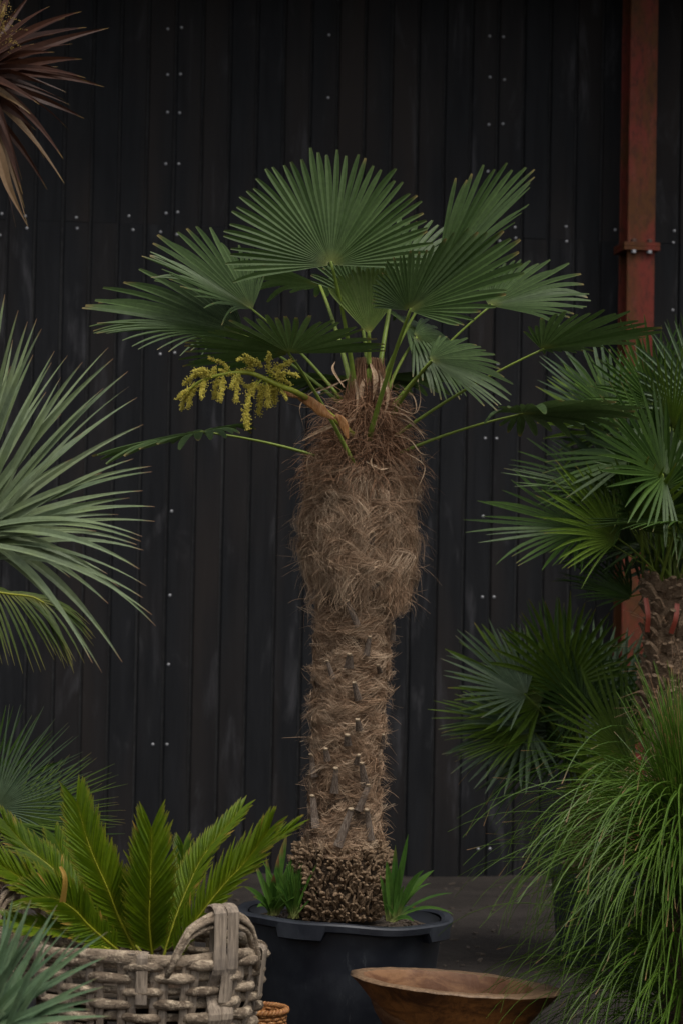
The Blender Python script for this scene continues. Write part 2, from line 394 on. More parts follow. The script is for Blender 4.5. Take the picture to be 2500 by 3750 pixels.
lathe(nb, [Vector((0, 0.001, 0)), Vector((0, -.002, 0)), Vector((0, -.0042, 0)), Vector((0, -.005, 0))], [.0082, .0082, .0055, .0006], (Vector((1, 0, 0)), Vector((0, 0, 1))), 10)
nail_me = nb.mesh('nail', M['zinc'], smooth=True)
NAILS = [(616,106),(666,101),(615,273),(657,271),(615,411),(656,413),(608,600),(650,600),(609,781),(648,777),(1205,128),(1202,358),(1196,574),(8,783),(94,791),
(281,797),(473,791),(101,836),(2,861),(284,836),(489,842),(590,850),(635,859),(1791,132),(1841,135),(1792,282),(1845,292),(1788,456),(1839,454),(1785,628),
(1884,833),(1887,872),(1825,883),(2071,830),(2073,884),(2250,842),(2470,846),(2463,889),(2471,1136),(588,1297),(629,1292),(620,1872),(616,2180),(607,2433),
(561,2726),(601,2726),(1819,1333),(1774,1605),(1817,1606),(1766,1891),(1764,2186),(1804,2186),(1749,3109),(1778,3108),(1167,1438),(1690,1890),(660,1872)]
for (x, y) in NAILS[:-2]:
    u, z = wall_uz(x, y); k = math.floor((u - ua) / SP); fr = (u - ua) / SP - k
    fr = min(max(fr, 0.17), 0.83); u = ua + SP * (k + fr)
    bo = boards.get((k, 1 if z > ZJ else 0))
    if not bo: continue
    o = link('nail', nail_me, bo); lz = z - (ZJ + 0.0002 if z > ZJ else -0.05)
    o.location = (u - (ua + SP * (k + .5)), -0.0005, lz)
# unseen roof edge above the frame, added to darken the top of the wall
rf = thing('added_eave', 'unseen dark roof edge added to shade the top of the black board wall', 'roof', W0 + Vector((0, 0, ZT)))
mb = MB(); box(mb, W0 + wdir * (ua + SP * 13) + wn * 0.25 + Vector((0, 0, ZT + 0.045)), SP * 54, 1.5, 0.05, (wdir, wn, Vector((0, 0, 1)))); build(mb, 'added_eave_sheet', M['roof'], rf)
mb = MB(); box(mb, W0 + wdir * (ua + SP * 13) + wn * 1.012 + Vector((0, 0, ZT - 0.005)), SP * 54, 0.024, 0.16, (wdir, wn, Vector((0, 0, 1)))); build(mb, 'added_eave_front', M['board'], rf)

# ------------------------------------------------------------------ steel column
CO = 0.36
pf = wall_hit(2357, 160, CO); uc = (pf - W0).dot(wdir)
base = W0 + wdir * uc + wn * CO; base.z = 0
col = thing('steel_column', 'rusty red oxide steel column with bolted splice plates in front of the wall', 'column', base)
zs = [0.0, wall_hit(2350, 903, CO).z, ZT + 0.015]
AXC = (wdir, wn, Vector((0, 0, 1))); cw = 0.158; cdp = 0.20
for a, b_ in ((zs[0] - 0.02, zs[1] - 0.022), (zs[1] + 0.022, zs[2])):
    h = b_ - a; zc = (a + b_) / 2
    for nm, off, sx, sy in (('front_flange', 0.0, cw, 0.014), ('rear_flange', -cdp + .014, cw, 0.014), ('web', -cdp / 2 + .007, 0.012, cdp - 0.030)):
        mb = MB(); c = base + wn * (off - 0.007) + Vector((0, 0, zc))
        X, Y, Z = AXC; bv = 0.004; hx, hy = sx / 2, sy / 2
        prof = [(-hx + bv, hy), (hx - bv, hy), (hx, hy - bv), (hx, -hy + bv), (hx - bv, -hy), (-hx + bv, -hy), (-hx, -hy + bv), (-hx, hy - bv)]
        ns = 10; vs = [c + X * u + Y * v + Z * (-h / 2 + h * j / ns) for j in range(ns + 1) for u, v in prof]
        fs = [(j * 8 + k, j * 8 + (k + 1) % 8, (j + 1) * 8 + (k + 1) % 8, (j + 1) * 8 + k) for j in range(ns) for k in range(8)]
        fs += [tuple(range(8)), tuple(ns * 8 + k for k in range(8))]
        mb.add(vs, fs); build(mb, nm, M['steel'], col)
for i, s in enumerate((-1, 1)):
    mb = MB(); box(mb, base + wn * (-cdp / 2) + Vector((0, 0, zs[1] + s * 0.0115)), cw + 0.045, cdp + 0.05, 0.021, AXC); pl = build(mb, 'splice_plate', M['steel'], col)
    for sx in (-.045, .045):
        for sy in (.012, -cdp - .012):
            mb = MB(); c = base + wdir * sx + wn * sy + Vector((0, 0, zs[1] + s * 0.022))
            lathe(mb, [c, c + Vector((0, 0, s * .016)), c + Vector((0, 0, s * .019))], [.016, .016, .010], (wdir, wn), 6)
            mb.f.append(tuple(12 + k for k in range(6)))
            build(mb, 'bolt', M['zinc'] if s < 0 else M['rustbolt'], pl)

# ------------------------------------------------------------------ fan leaf generator
def fan(mb, hub, axis, nrm, R, spread=200, n=40, split=0.55, fold=10, droop=0.08, lat=0.72, pleat=0.55, tipw=0.3, rnd=None, rag=0.05, tipd=0.06, brown=0.5, wk=1.0, gap=0.0, skew=0, te=3, ls=1.0, rs=1.0, rows=(0.03, .15, .3, .45, .58, .7, .8, .88, .94, 1.0)):
    rnd = rnd or random
    a = axis.normalized(); nn = (nrm - a * nrm.dot(a)).normalized(); s = a.cross(nn)
    sp = R_(spread); dth = sp / n; ph = R_(fold); Z = Vector((0, 0, 1))
    def dirv(th):
        sn = math.sin(th); l = math.sqrt(sn * sn + 0.015) - 0.12
        return (a * math.cos(th) + s * (sn * math.cos(ph)) + nn * (l * math.sin(ph))).normalized()
    spl = split
    for i in range(n):
        th = (-.5 + (i + .5) / n) * sp + R_(skew)
        k = abs(th) / (sp / 2 + abs(R_(skew)))
        L = R * (1 - (1 - lat) * k ** 1.6) * (1 + rnd.uniform(-rag, rag)) * (1 - (1 - ls) * min(1, max(0, -th / .7))) * (1 - (1 - rs) * min(1, max(0, (th - .35) / .6)))
        d = dirv(th); tg = (dirv(th + .03) - dirv(th - .03)).normalized(); un = tg.cross(d).normalized()
        if un.dot(nn) < 0: un = -un
        spi = spl * (1 + rnd.uniform(-.1, .1)); tone = min(1, max(0, rnd.gauss(.5, .2)))
        td = abs(rnd.gauss(0, tipd)); tl = rnd.gauss(0, 0.018 + gap); tz = rnd.gauss(0, .012)
        dry = rnd.random() < brown
        hs_ = L * spi * math.tan(dth / 2) * wk
        vs, ms = [], []
        for t in rows:
            r = L * t
            if t <= spi: h = r * math.tan(dth / 2) * wk + 0.0006
            else:
                q = (t - spi) / (1 - spi); h = hs_ * (1 + 0.25 * q * (1 - q) * 4 * .5) * (1 - (1 - tipw) * q ** te)
            q = max(0, (t - spi) / (1 - spi))
            p = hub + d * r + tg * (tl * L * q * q) + un * (tz * L * q)
            p = p - Z * (droop * R * t * t + td * R * q * q)
            pl = pleat * (0.5 + .5 * min(1, t / .2))
            vs += [p - tg * h + un * (pl * h * .5), p - un * (pl * h * .6), p + tg * h + un * (pl * h * .5)]
            mk = ((0.8 if dry else .1) if t > .97 else (0.10 if dry and t > .9 else 0), max(0, 1 - t / .16) * .85, tone, 1)
            ms += [mk] * 3
        fs = []
        for j in range(len(rows) - 1):
            b = 3 * j; fs += [(b, b + 1, b + 4, b + 3), (b + 1, b + 2, b + 5, b + 4)]
        mb.add(vs, fs, ms)
def petiole(mb, base, hub, sag, r0_, r1_, n=10, tone=.5, flat=.6):
    mid = (base + hub) / 2 + sag
    pts = bez(base, mid, hub, n)
    tube(mb, pts, [lerp(r0_, r1_, (i / n) ** .6) for i in range(n + 1)], 6, flat, mask=lambda t: (0, 0, tone, 1))

# ------------------------------------------------------------------ main palm
D0 = 8.93; S0 = D0 / F            # metres per photo pixel at the palm
PR = [(2105, 778, 100), (2060, 780, 103), (1960, 785, 103), (1935, 790, 92), (1880, 790, 82), (1800, 793, 80), (1700, 797, 82), (1600, 802, 84), (1500, 808, 86), (1420, 812, 86),
      (1385, 816, 90), (1350, 823, 103), (1300, 824, 114), (1200, 824, 117), (1140, 826, 110), (1080, 828, 106), (1030, 835, 94), (980, 842, 70), (920, 846, 46), (860, 846, 34), (800, 847, 16)]
def prof(yd):
    """display-pixel row -> trunk axis point and radius in metres"""
    for i in range(len(PR) - 1):
        a, b_ = PR[i], PR[i + 1]
        if a[0] >= yd >= b_[0]:
            t = (a[0] - yd) / (a[0] - b_[0]); return dpx(lerp(a[1], b_[1], t), yd, D0), lerp(a[2], b_[2], t) * 2500 / 1568 * S0
    e = PR[0] if yd > PR[0][0] else PR[-1]
    return dpx(e[1], yd, D0), e[2] * 2500 / 1568 * S0
potc = px(1262, 3340, D0)
palm = thing('windmill_palm', 'tall fan palm with shaggy fibrous trunk and yellow flower spray in the black pot', 'palm tree', prof(2100)[0])
TAX = (prof(1400)[0] - prof(2000)[0]).normalized()
# trunk core
def rad_pt(yd, th, off=0.0, k=1.0):
    c, r = prof(yd); return c + Vector((math.cos(th), math.sin(th), 0)) * (r * k + off)
mb = MB(); rows = [2105 - i * 15 for i in range(82)]; nn_ = 40
vs = []
for y in rows:
    for k in range(nn_):
        th = 2 * math.pi * k / nn_; p = rad_pt(y, th, k=0.93)
        o = 0.012 * noise.noise(p * 14) + 0.006 * noise.noise(p * 40)
        vs.append(p + Vector((math.cos(th), math.sin(th), 0)) * o)
fs = [(j * nn_ + k, j * nn_ + (k + 1) % nn_, (j + 1) * nn_ + (k + 1) % nn_, (j + 1) * nn_ + k) for j in range(len(rows) - 1) for k in range(nn_)]
mb.add(vs, fs); trunk = build(mb, 'trunk', M['core'], palm, smooth=True)

# fibres
def ribbon(mb, pts, w0, tw, mk0, mk1):
    n = len(pts); vs = []; ms = []
    for i, p in enumerate(pts):
        d = (pts[min(i + 1, n - 1)] - pts[max(0, i - 1)]).normalized()
        s = d.cross(tw); s = s.normalized() if s.length > 1e-5 else Vector((1, 0, 0))
        t = i / (n - 1); h = w0 * (1 - .75 * t * t)
        vs += [p - s * h, p + s * h]; mk = tuple(lerp(mk0[q], mk1[q], t) for q in range(4)); ms += [mk, mk]
    mb.add(vs, [(2 * i, 2 * i + 1, 2 * i + 3, 2 * i + 2) for i in range(n - 1)], ms)
def th_front():            # the camera sees the -Y side; put most of the hair there
    return -math.pi / 2 + (G(0, 1.15) if random.random() < .8 else U(-math.pi, math.pi))
hair = MB()
STUB = [(797, 1382, 822, 1440, 7), (848, 1465, 840, 1505, 7), (802, 1505, 800, 1535, 9), (868, 1530, 872, 1545, 6), (813, 1570, 822, 1608, 8), (752, 1520, 765, 1560, 6), (820, 1655, 824, 1678, 8), (797, 1690, 798, 1712, 9),
        (748, 1722, 752, 1748, 8), (822, 1737, 818, 1756, 7), (715, 1735, 722, 1785, 7), (772, 1767, 768, 1822, 9), (830, 1755, 838, 1808, 8), (845, 1805, 822, 1862, 8), (718, 1830, 726, 1902, 9), (806, 1860, 775, 1945, 10), (842, 1862, 852, 1930, 8),
        (868, 1340, 850, 1352, 8), (855, 1225, 850, 1250, 8), (700, 1235, 715, 1245, 8), (903, 1440, 900, 1470, 6), (880, 1690, 878, 1720, 6)]
def near_stub(x, y, m=9):
    for (x0, y0, x1, y1, wd) in STUB:
        t = max(0, min(1, ((x - x0) * (x1 - x0) + (y - y0) * (y1 - y0)) / ((x1 - x0) ** 2 + (y1 - y0) ** 2)))
        if (x - lerp(x0, x1, t)) ** 2 + (y - lerp(y0, y1, t)) ** 2 < (m + 3 * t) ** 2: return True
    return False
def scrx(y, th):
    for i in range(len(PR) - 1):
        a, b_ = PR[i], PR[i + 1]
        if a[0] >= y >= b_[0]:
            t = (a[0] - y) / (a[0] - b_[0]); return lerp(a[1], b_[1], t) + lerp(a[2], b_[2], t) * math.cos(th)
    return 0
# lower trunk: matted bands of fibre wrapped round the stem, each a lip that overhangs the one below
for tuft in range(1250):
    band = 47; kb = random.randint(0, 12); th0 = th_front()
    y0 = 1383 + band * kb + 14 * math.sin(th0 * 2 + kb * 1.7) + abs(G(0, 17)); 
    if y0 > 1948: continue
    if math.sin(th0) < 0 and near_stub(scrx(y0, th0), y0, 11): continue
    sgn = random.choice((-1, 1)); Lw = U(.25, .85); tone = min(1, max(.0, G(.55, .32))); lightk = max(0, G(.10, .22)); lip = math.exp(-((y0 - 1383) % band) / 14)
    lift0 = .004 + .013 * lip * U(.4, 1.2); slope = G(6, 16); arch = U(4, 22) * (1 if random.random() < .75 else -.6); flare = abs(G(0, .006)) + (.014 if random.random() < .10 else 0)
    cth, cy_ = G(0, .05), G(0, 4)
    for k in range(random.randint(16, 30)):
        dt, dy, dl = G(0, .11), G(0, 6.5), Lw * U(.6, 1.15); fl = flare * U(.2, 1.6); ar = arch + G(0, 5); lf = lift0 + G(0, .0025); kn = G(0, 4); p1 = U(0, 6); pts = []
        for j in range(7):
            t = j / 6; cl = 1 - .7 * t; th = th0 + dt * cl + sgn * dl * t + cth * t
            yy = y0 + dy * cl + slope * t + ar * math.sin(t * math.pi) + kn * math.sin(t * 6 + p1) + cy_ * t
            off = -0.007 + lf * math.sin(.5 + t * 2.4) + fl * t * t * 1.8
            pts.append(rad_pt(min(max(yy, 1362), 1962), th, off, .97))
        tn = min(1, max(0, tone + G(0, .18)))
        ribbon(hair, pts, U(.0005, .0010), Vector((G(0, 1), G(0, 1), G(0, 1))), (0, .15, tn * .35, 1), (min(1, lightk * 1.8 + U(0, .35)), 0, min(1, tn + .25), 1))
# stray flyaway hairs on the lower trunk
for k in range(420):
    y0 = U(1400, 1930); th = random.choice((0, math.pi)) + G(0, .55); p = rad_pt(y0, th, 0, .97); d = Vector((math.cos(th), math.sin(th), U(-.5, .5))).normalized(); L = U(.02, .055); v = Vector((G(0, .5), G(0, .5), G(-.4, .5)))
    ribbon(hair, bez(p, p + d * L * .6, p + d * L * .8 + v * L, 4), U(.0004, .0007), Vector((G(0, 1), G(0, 1), G(0, 1))), (0, 0, .5, 1), (.3, 0, .8, 1))
# upper trunk: long shaggy locks that bulge out and hang, in three overlapping tiers
for tuft in range(1000):
    tier = random.choice((1085, 1120, 1155, 1190, 1225, 1260, 1292, 1318)); th0 = th_front(); y0 = tier + 16 * math.sin(th0 * 2.3 + tier) + G(0, 13)
    if math.sin(th0) < 0 and near_stub(scrx(min(y0, 1390), th0), y0, 9): continue
    tone = min(1, max(.0, G(.5, .34))); lightk = max(0, G(.16, .26)); Ld = U(28, 78)
    side = G(0, .48); out = U(.010, .042) * (1.7 if random.random() < .16 else 1); tipc = U(.15, .6)
    for k in range(random.randint(18, 32)):
        dt, dy, l = G(0, .085), G(0, 8), Ld * U(.65, 1.2); sd_ = side + G(0, .05); o = out * U(.6, 1.25); fr = abs(G(0, .006)); p1 = U(0, 6); wob = U(.01, .05); pts = []
        for j in range(9):
            t = j / 8; cl = 1 - (1 - tipc) * t; yy = y0 + dy * cl - 20 * math.sin(t * 2.0) * (out / .034) + l * (t * .35 + t * t * .65)
            th = th0 + dt * cl + sd_ * t + wob * math.sin(t * 7 + p1) * t
            q = o * math.sin(min(t * 1.9, 1.75)) - .010 * t ** 3 + fr * t * t
            yy = min(max(yy, 1000), 1405 + 12 * math.sin(th * 3)); rbase = min(yy, 1350)
            c, r = prof(yy); c2, r2 = prof(rbase)
            pts.append(c + Vector((math.cos(th), math.sin(th), 0)) * (lerp(r, r2, .55 + .3 * math.cos(th)) * .97 - .006 + q))
        tn = min(1, max(0, tone + G(0, .16)))
        ribbon(hair, pts, U(.0005, .0010), Vector((G(0, 1), G(0, 1), G(0, 1))), (0, .30 if y0 < 1160 else .15, tn * .25, 1), (min(1, lightk * 1.8 + U(0, .35)), 0, min(1, tn + .25), 1))
for k in range(900):
    y0 = U(1080, 1390); th = (random.choice((0, math.pi)) + G(0, .6)) if random.random() < .6 else th_front(); p = rad_pt(min(y0, 1345), th, 0, .97); p.z = prof(y0)[0].z; d = Vector((math.cos(th), math.sin(th), U(-.3, .5))).normalized(); L = U(.025, .075); v = Vector((G(0, .7), G(0, .5), G(-.7, .4)))
    ribbon(hair, bez(p, p + d * L * .8, p + d * L * .7 + v * L, 6), U(.0004, .0009), Vector((G(0, 1), G(0, 1), G(0, 1))), (0, .1, .4, 1), (U(.1, .5), 0, .8, 1))
# single pale strands lying over the coat
for k in range(1500):
    y0 = U(1070, 1900); th0 = th_front(); upz = y0 < 1370; L = U(25, 80) if upz else U(-10, 25); 
    if math.sin(th0) < 0 and near_stub(scrx(y0, th0), y0, 13): continue
    dth = G(0, .35) if upz else random.choice((-1, 1)) * U(.2, .6); o = U(.014, .040) if upz else U(.008, .016); ar = G(0, 16); pts = []
    for j in range(8):
        t = j / 7; yy = min(max(y0 + L * t - ar * math.sin(t * 3.1), 1000), 1940); c, r = prof(yy if not upz else min(yy, 1350)); c2, _ = prof(yy)
        pts.append(c2 + Vector((math.cos(th0 + dth * t), math.sin(th0 + dth * t), 0)) * (r * .97 - .004 + o * math.sin(.35 + t * 2.3)))
    ribbon(hair, pts, U(.0005, .0010), Vector((G(0, 1), G(0, 1), G(0, 1))), (.1, 0, .6, 1), (U(.45, 1), 0, .9, 1))
# lopsided lock hanging off the right flank
for tuft in range(26):
    th0 = G(-.25, .4); y0 = U(1290, 1360); Ld = U(30, 60); lightk = U(.05, .4)
    for k in range(24):
        dt, dy = G(0, .12), G(0, 8); o = U(.01, .028); pts = []
        for j in range(8):
            t = j / 7; yy = y0 + dy * (1 - t * .6) + Ld * t; c, r = prof(1300); ax_, _ = prof(min(yy, 1420)); pts.append(Vector((ax_.x, ax_.y, ax_.z)) + Vector((math.cos(th0 + dt), math.sin(th0 + dt), 0)) * (r * .93 + o * math.sin(t * 2.6) + .004 * math.sin(t * 9 + dt * 30)))
        ribbon(hair, pts, U(.0006, .0012), Vector((G(0, 1), G(0, 1), G(0, 1))), (0, .1, .4, 1), (lightk, 0, U(.4, 1), 1))
build(hair, 'fibre_coat', M['fibre'], trunk, stuff=True)
# crown: wild curly red-brown strands
hair = MB()
for tuft in range(330):
    y0 = U(915, 1110); th0 = th_front(); tone = U(.1, .8); base_dir = Vector((math.cos(th0), math.sin(th0), 0))
    d0 = (base_dir * U(.3, 1) + Vector((G(0, .4), G(0, .4), U(-.5, .9)))).normalized(); curl = Vector((G(0, 1), G(0, 1), G(0, 1))).normalized() * U(2, 12)
    for k in range(random.randint(5, 12)):
        p = rad_pt(y0 + G(0, 9), th0 + G(0, .12), -.012, .95); d = (d0 + Vector((G(0, .2), G(0, .2), G(0, .2)))).normalized()
        pts = [p]; step = U(.008, .020)
        for j in range(9):
            d = (d + d.cross(curl) * (step * 1.2) + Vector((0, 0, -.06 - .025 * j)) + Vector((G(0, .15), G(0, .15), G(0, .15)))).normalized()
            p = p + d * step
            c, r = prof(max(805, min(2100, (px(0, 0, D0).z - p.z) / (S0 * 2500 / 1568))))
            q = Vector((p.x - c.x, p.y - c.y, 0))
            if q.length < r * .95 and q.length > 1e-4: p = p + q.normalized() * (r * .95 - q.length)
            pts.append(p)
        tn = min(1, max(0, tone + G(0, .2)))
        ribbon(hair, pts, U(.0006, .0014), Vector((G(0, 1), G(0, 1), G(0, 1))), (0, .75, tn * .6, 1), (U(0, .35), .45, tn, 1))
# sheath fibres standing round the newest stalks
for k in range(1500):
    th = U(0, 6.28); y0 = U(880, 1000); rr = U(.4, 1.0)
    c, r = prof(y0); a = c + Vector((math.cos(th), math.sin(th), 0)) * r * rr
    c2, r2 = prof(max(822, y0 - U(50, 130))); e = c2 + Vector((math.cos(th + G(0, .2)), math.sin(th + G(0, .2)), 0)) * (r2 * rr + U(0, .02))
    mid = (a + e) / 2 + Vector((G(0, .006), G(0, .006), 0))
    ribbon(hair, bez(a, mid, e, 4), U(.0008, .0022), Vector((G(0, 1), G(0, 1), G(0, 1))), (0, .8, U(.1, .6), 1), (U(0, .2), .6, U(.3, .9), 1))
build(hair, 'crown_fibre', M['fibre'], trunk, stuff=True)
# broad dry ribbons hanging about the crown
for (pts_, wd) in (([(815, 960), (770, 975), (735, 990), (695, 1012)], 5), ([(800, 955), (745, 930), (700, 935), (655, 925)], 1.6), ([(905, 955), (935, 965), (960, 985), (982, 1000)], 4),
                   ([(815, 985), (840, 972), (858, 968)], 3), ([(880, 945), (930, 955), (965, 995), (975, 1010)], 3), ([(790, 890), (765, 850), (770, 830)], 3), ([(800, 870), (775, 880), (740, 895), (700, 905)], 2),
                   ([(905, 890), (945, 905), (955, 940), (935, 960)], 1.6), ([(900, 930), (950, 950), (965, 920), (960, 880)], 1.5), ([(840, 1060), (870, 1075), (880, 1078), (905, 1072)], 3.5), ([(860, 1080), (852, 1060), (862, 1030)], 2.2),
                   ([(862, 1085), (864, 1105)], 4), ([(740, 1090), (790, 1075), (815, 1060)], 3), ([(930, 1040), (965, 1060), (975, 1080), (960, 1120)], 1.6), ([(715, 1100), (705, 1060), (730, 1020)], 1.8), ([(870, 850), (878, 880), (868, 930)], 5),
                   ([(835, 870), (830, 900), (838, 940)], 6), ([(850, 835), (862, 870), (856, 920)], 6), ([(815, 870), (822, 905), (818, 950)], 5), ([(880, 870), (890, 905), (882, 960)], 4), ([(905, 1000), (940, 1010), (965, 1040), (985, 1045)], 1.5), ([(770, 905), (735, 890), (690, 930), (700, 990)], 1.4)):
    p3 = [dpx(x, y, D0 - .02 - prof(y)[1] * U(.75, 1.15) * (1 if abs(x - prof(y)[0].x) < 999 else 1)) for x, y in pts_]
    q = spline(p3, 5); mb = MB(); nr = Vector((G(0, .4), -1, G(0, .6)))
    strap(mb, q, lambda t, wd=wd: wd * 2500 / 1568 * S0 * max(.12, math.sin(math.pi * (0.1 + .88 * t))), nr, .3, twist=G(0, .8))
    build(mb, 'dry_ribbon', M['dryleaf'], trunk)

# stubs of old leaf bases
for (x0, y0, x1, y1, wd) in STUB:
    mb = MB(); pts = []; rr = []
    for j in range(7):
        t = j / 6; xx, yy = lerp(x1, x0, t), lerp(y1, y0, t)
        c, r = prof(yy); dx = (dpx(xx, yy, D0) - c).dot(Vector((1, 0, 0))); dx = max(-.95 * r, min(.95 * r, dx))
        back = math.sqrt(r * r - dx * dx); p = dpx(xx, yy, D0 - back - 0.014 - .020 * t); pts.append(p); rr.append(wd * 1.5 * S0 * lerp(1.25, .72, t))
    tube(mb, pts, rr, 7, .45, ref=Vector((0, -1, 0)), cap=True, wob=.3); o = build(mb, 'leaf_base', M['leafbase'], trunk)
    mb = MB(); e = pts[-1]; ti = Vector((G(0, .2), -.55, .8)).normalized(); s, u = frame(ti)
    n8 = 7; vs = [e + s * (math.cos(6.283 * k / n8) * rr[-1] * 1.05) + u * (math.sin(6.283 * k / n8) * rr[-1] * .62) for k in range(n8)]
    vs2 = [v + ti * (.005 + U(0, .004)) for v in vs]
    mb.add(vs + vs2, [tuple(n8 + k for k in range(n8))] + [(k, (k + 1) % n8, n8 + (k + 1) % n8, n8 + k) for k in range(n8)]); build(mb, 'cut_end', M['cut'], o)

# stubby root mass at the foot of the trunk
def root_mesh(sd):
    r = random.Random(sd); b_ = MB(); pts = []; p = Vector((0, 0, 0)); d = Vector((0, 0, 1))
    for j in range(5):
        pts.append(p.copy()); d = (d + Vector((r.gauss(0, .22), -.30 - r.uniform(0, .2), -.10))).normalized(); p = p + d * .0105
    tube(b_, pts, [.0062, .0072, .0070, .0060, .0032], 6, 1.0, wob=.25); return b_.mesh('root', M['root'], smooth=True)
RM = [root_mesh(i) for i in range(7)]
org = ORG[palm.name]; nroot = 0; spots = []
while len(spots) < 680:
    th = -math.pi / 2 + U(-1.75, 1.75); y = U(1945, 2108)
    if all((abs(th - a) * .165) ** 2 + ((y - c) * .0015) ** 2 > .0085 ** 2 for a, c in spots[-220:]): spots.append((th, y))
    elif random.random() < .12: spots.append((th, y))
spots.sort(key=lambda s_: abs(s_[0] + math.pi / 2)); stuffroots = MB()
for i, (th, y) in enumerate(spots):
    bulge = .016 * math.sin((y - 1940) / 165 * math.pi) + .004 * noise.noise(Vector((th * 6, y * .03, 0)))
    p = rad_pt(y, th, bulge - .004, .97); e = (math.radians(0) + U(-1.1, .5), U(-.5, .5), th + math.pi / 2 + G(0, .35)); s = U(.55, 1.0)
    if i < 300: link('root', RM[i % 7], trunk, p - ORG[trunk.name], e, (s, s, s))
    else:
        from mathutils import Euler
        mtx = Matrix.LocRotScale(p, Euler(e), Vector((s, s, s))); me = RM[i % 7]
        stuffroots.add([mtx @ v.co for v in me.vertices], [tuple(f.vertices) for f in me.polygons])
build(stuffroots, 'root_mass', M['root'], trunk, stuff=True)

# leaves: hub(x,y) on the 1568 view, depth offset, axis (dx,dy,dz), upper-surface normal, radius, options
def k2(v): return v * 2500 / 1568
LEAVES = [
 # hub            dep   axis              normal             R    spread n  fold droop  base(x,y)    extra
 ((760, 608), -.16, (-.06, -1, .18), (.0, -.22, -1), 272, 196, 42, 5, .00, (812, 885), dict(lat=.84, tipd=.012, split=.58, brown=.1)),
 ((580, 710), .06, (-.82, -.55, .10), (.40, -.62, -.62), 292, 150, 30, 24, .01, (770, 905), dict(lat=.30)),
 ((562, 768), .12, (-1, -.22, .12), (.10, -.75, -.62), 376, 125, 30, 26, .03, (765, 915), dict(lat=.36)),
 ((665, 812), -.30, (-.34, -.24, -.90), (-.05, -.95, .22), 262, 206, 36, -4, .00, (802, 1056), dict(lat=.85, tipd=.02)),
 ((468, 990), -.02, (-1, .17, .25), (.14, -.97, -.14), 255, 310, 26, 0, .02, (725, 1050), dict(lat=.42, tipd=.05)),
 ((738, 655), .30, (-.45, -.10, 1), (0, -.9, .30), 300, 220, 36, 10, .02, (806, 890), dict(lat=.6)),
 ((847, 768), -.10, (-.06, -1, .10), (.05, -.1, -1), 160, 84, 20, 10, .0, (846, 895), dict(lat=.85, split=.85, tipd=.01, mat='fan_young', brown=0)),
 ((937, 713), -.38, (.78, -.60, -.10), (.02, -.06, -1), 292, 196, 38, 30, .0, (850, 1000), dict(lat=.50, tipd=.012, split=.62, skew=-36, ls=.55, rs=.55)),
 ((1000, 640), .12, (.62, -.78, .05), (-.45, -.25, -.8), 335, 62, 16, 30, .02, (868, 900), dict(lat=.70, tipd=.02)),
 ((1122, 702), .02, (.95, -.30, .12), (-.20, -.62, -.72), 242, 150, 26, 16, .02, (905, 930), dict(lat=.5, skew=-22, ls=.75)),
 ((1242, 802), -.10, (1, -.15, -.28), (.12, -.98, .14), 275, 200, 28, 12, .0, (908, 1005), dict(lat=.36, tipd=.02)),
 ((1196, 950), -.06, (1, -.06, -.22), (.05, -.98, .10), 268, 250, 24, 0, .02, (922, 1042), dict(lat=.48, tipd=.06)),
 ((985, 826), -.22, (.95, .26, .12), (.28, -.70, -.65), 200, 130, 22, 8, .08, (905, 950), dict(lat=.5, tipd=.04, skew=-25)),
 ((925, 742), .22, (.92, .30, .55), (.2, -.9, -.4), 190, 220, 30, 4, .14, (880, 910), dict(lat=.7)),
 ((905, 640), .28, (.45, -.72, .55), (-.15, -.6, -.75), 210, 230, 34, 8, .02, (866, 890), dict(lat=.75)),
 ((880, 862), .34, (.35, .00, 1), (0, -1, .1), 260, 200, 28, 4, .05, (872, 930), dict(lat=.7)),
 ((800, 868), .32, (-.5, .02, 1), (0, -1, .1), 240, 200, 28, 4, .05, (820, 930), dict(lat=.7)),
 ((820, 690), .12, (.10, -1, .25), (.05, -.2, -1), 150, 150, 26, 8, .0, (848, 890), dict(lat=.8)),
 ((950, 770), .10, (.80, .55, .30), (.3, -.7, -.6), 170, 180, 26, 4, .10, (885, 915), dict(lat=.7)),
]
for li, (hub, dep, ax, nr, Rp, spr, n, fold, drp, bs, kw) in enumerate(LEAVES):
    rnd = random.Random(100 + li); D = D0 + dep; H = dpx(hub[0], hub[1], D)
    c, r = prof(bs[1]); B = dpx(bs[0], bs[1], D0)
    hd = Vector((H.x - c.x, H.y - c.y, 0)); hd = hd.normalized() if hd.length > .01 else Vector((0, -1, 0))
    bx = max(-.98, min(.98, (B.x - c.x) / r)); yb = (math.sqrt(1 - bx * bx) * r + .030) * -1 if dep < -.2 else math.sqrt(1 - bx * bx) * r * .8 * (-1 if hd.y < .15 else 1)
    B = Vector((B.x, c.y + yb, B.z))
    mb = MB(); sag = Vector((0, 0, 1)) * (.05 * (H - B).length) + hd * (-.02)
    petiole(mb, B - (H - B).normalized() * .03, H + sv(*ax).normalized() * .012, sag, .0125, .0062, tone=rnd.uniform(.2, .8))
    st = build(mb, 'leaf_stalk', M['stalk'], palm, smooth=True)
    mb = MB(); lm = M[kw.pop('mat', 'fan')]; fan(mb, H, sv(*ax), sv(*nr), k2(Rp) * D / F, spr, n, kw.pop('split', .52), fold, drp, rnd=rnd, te=5, tipw=.45, brown=kw.pop('brown', .4), **kw)
    build(mb, 'leaf_blade', lm, st)

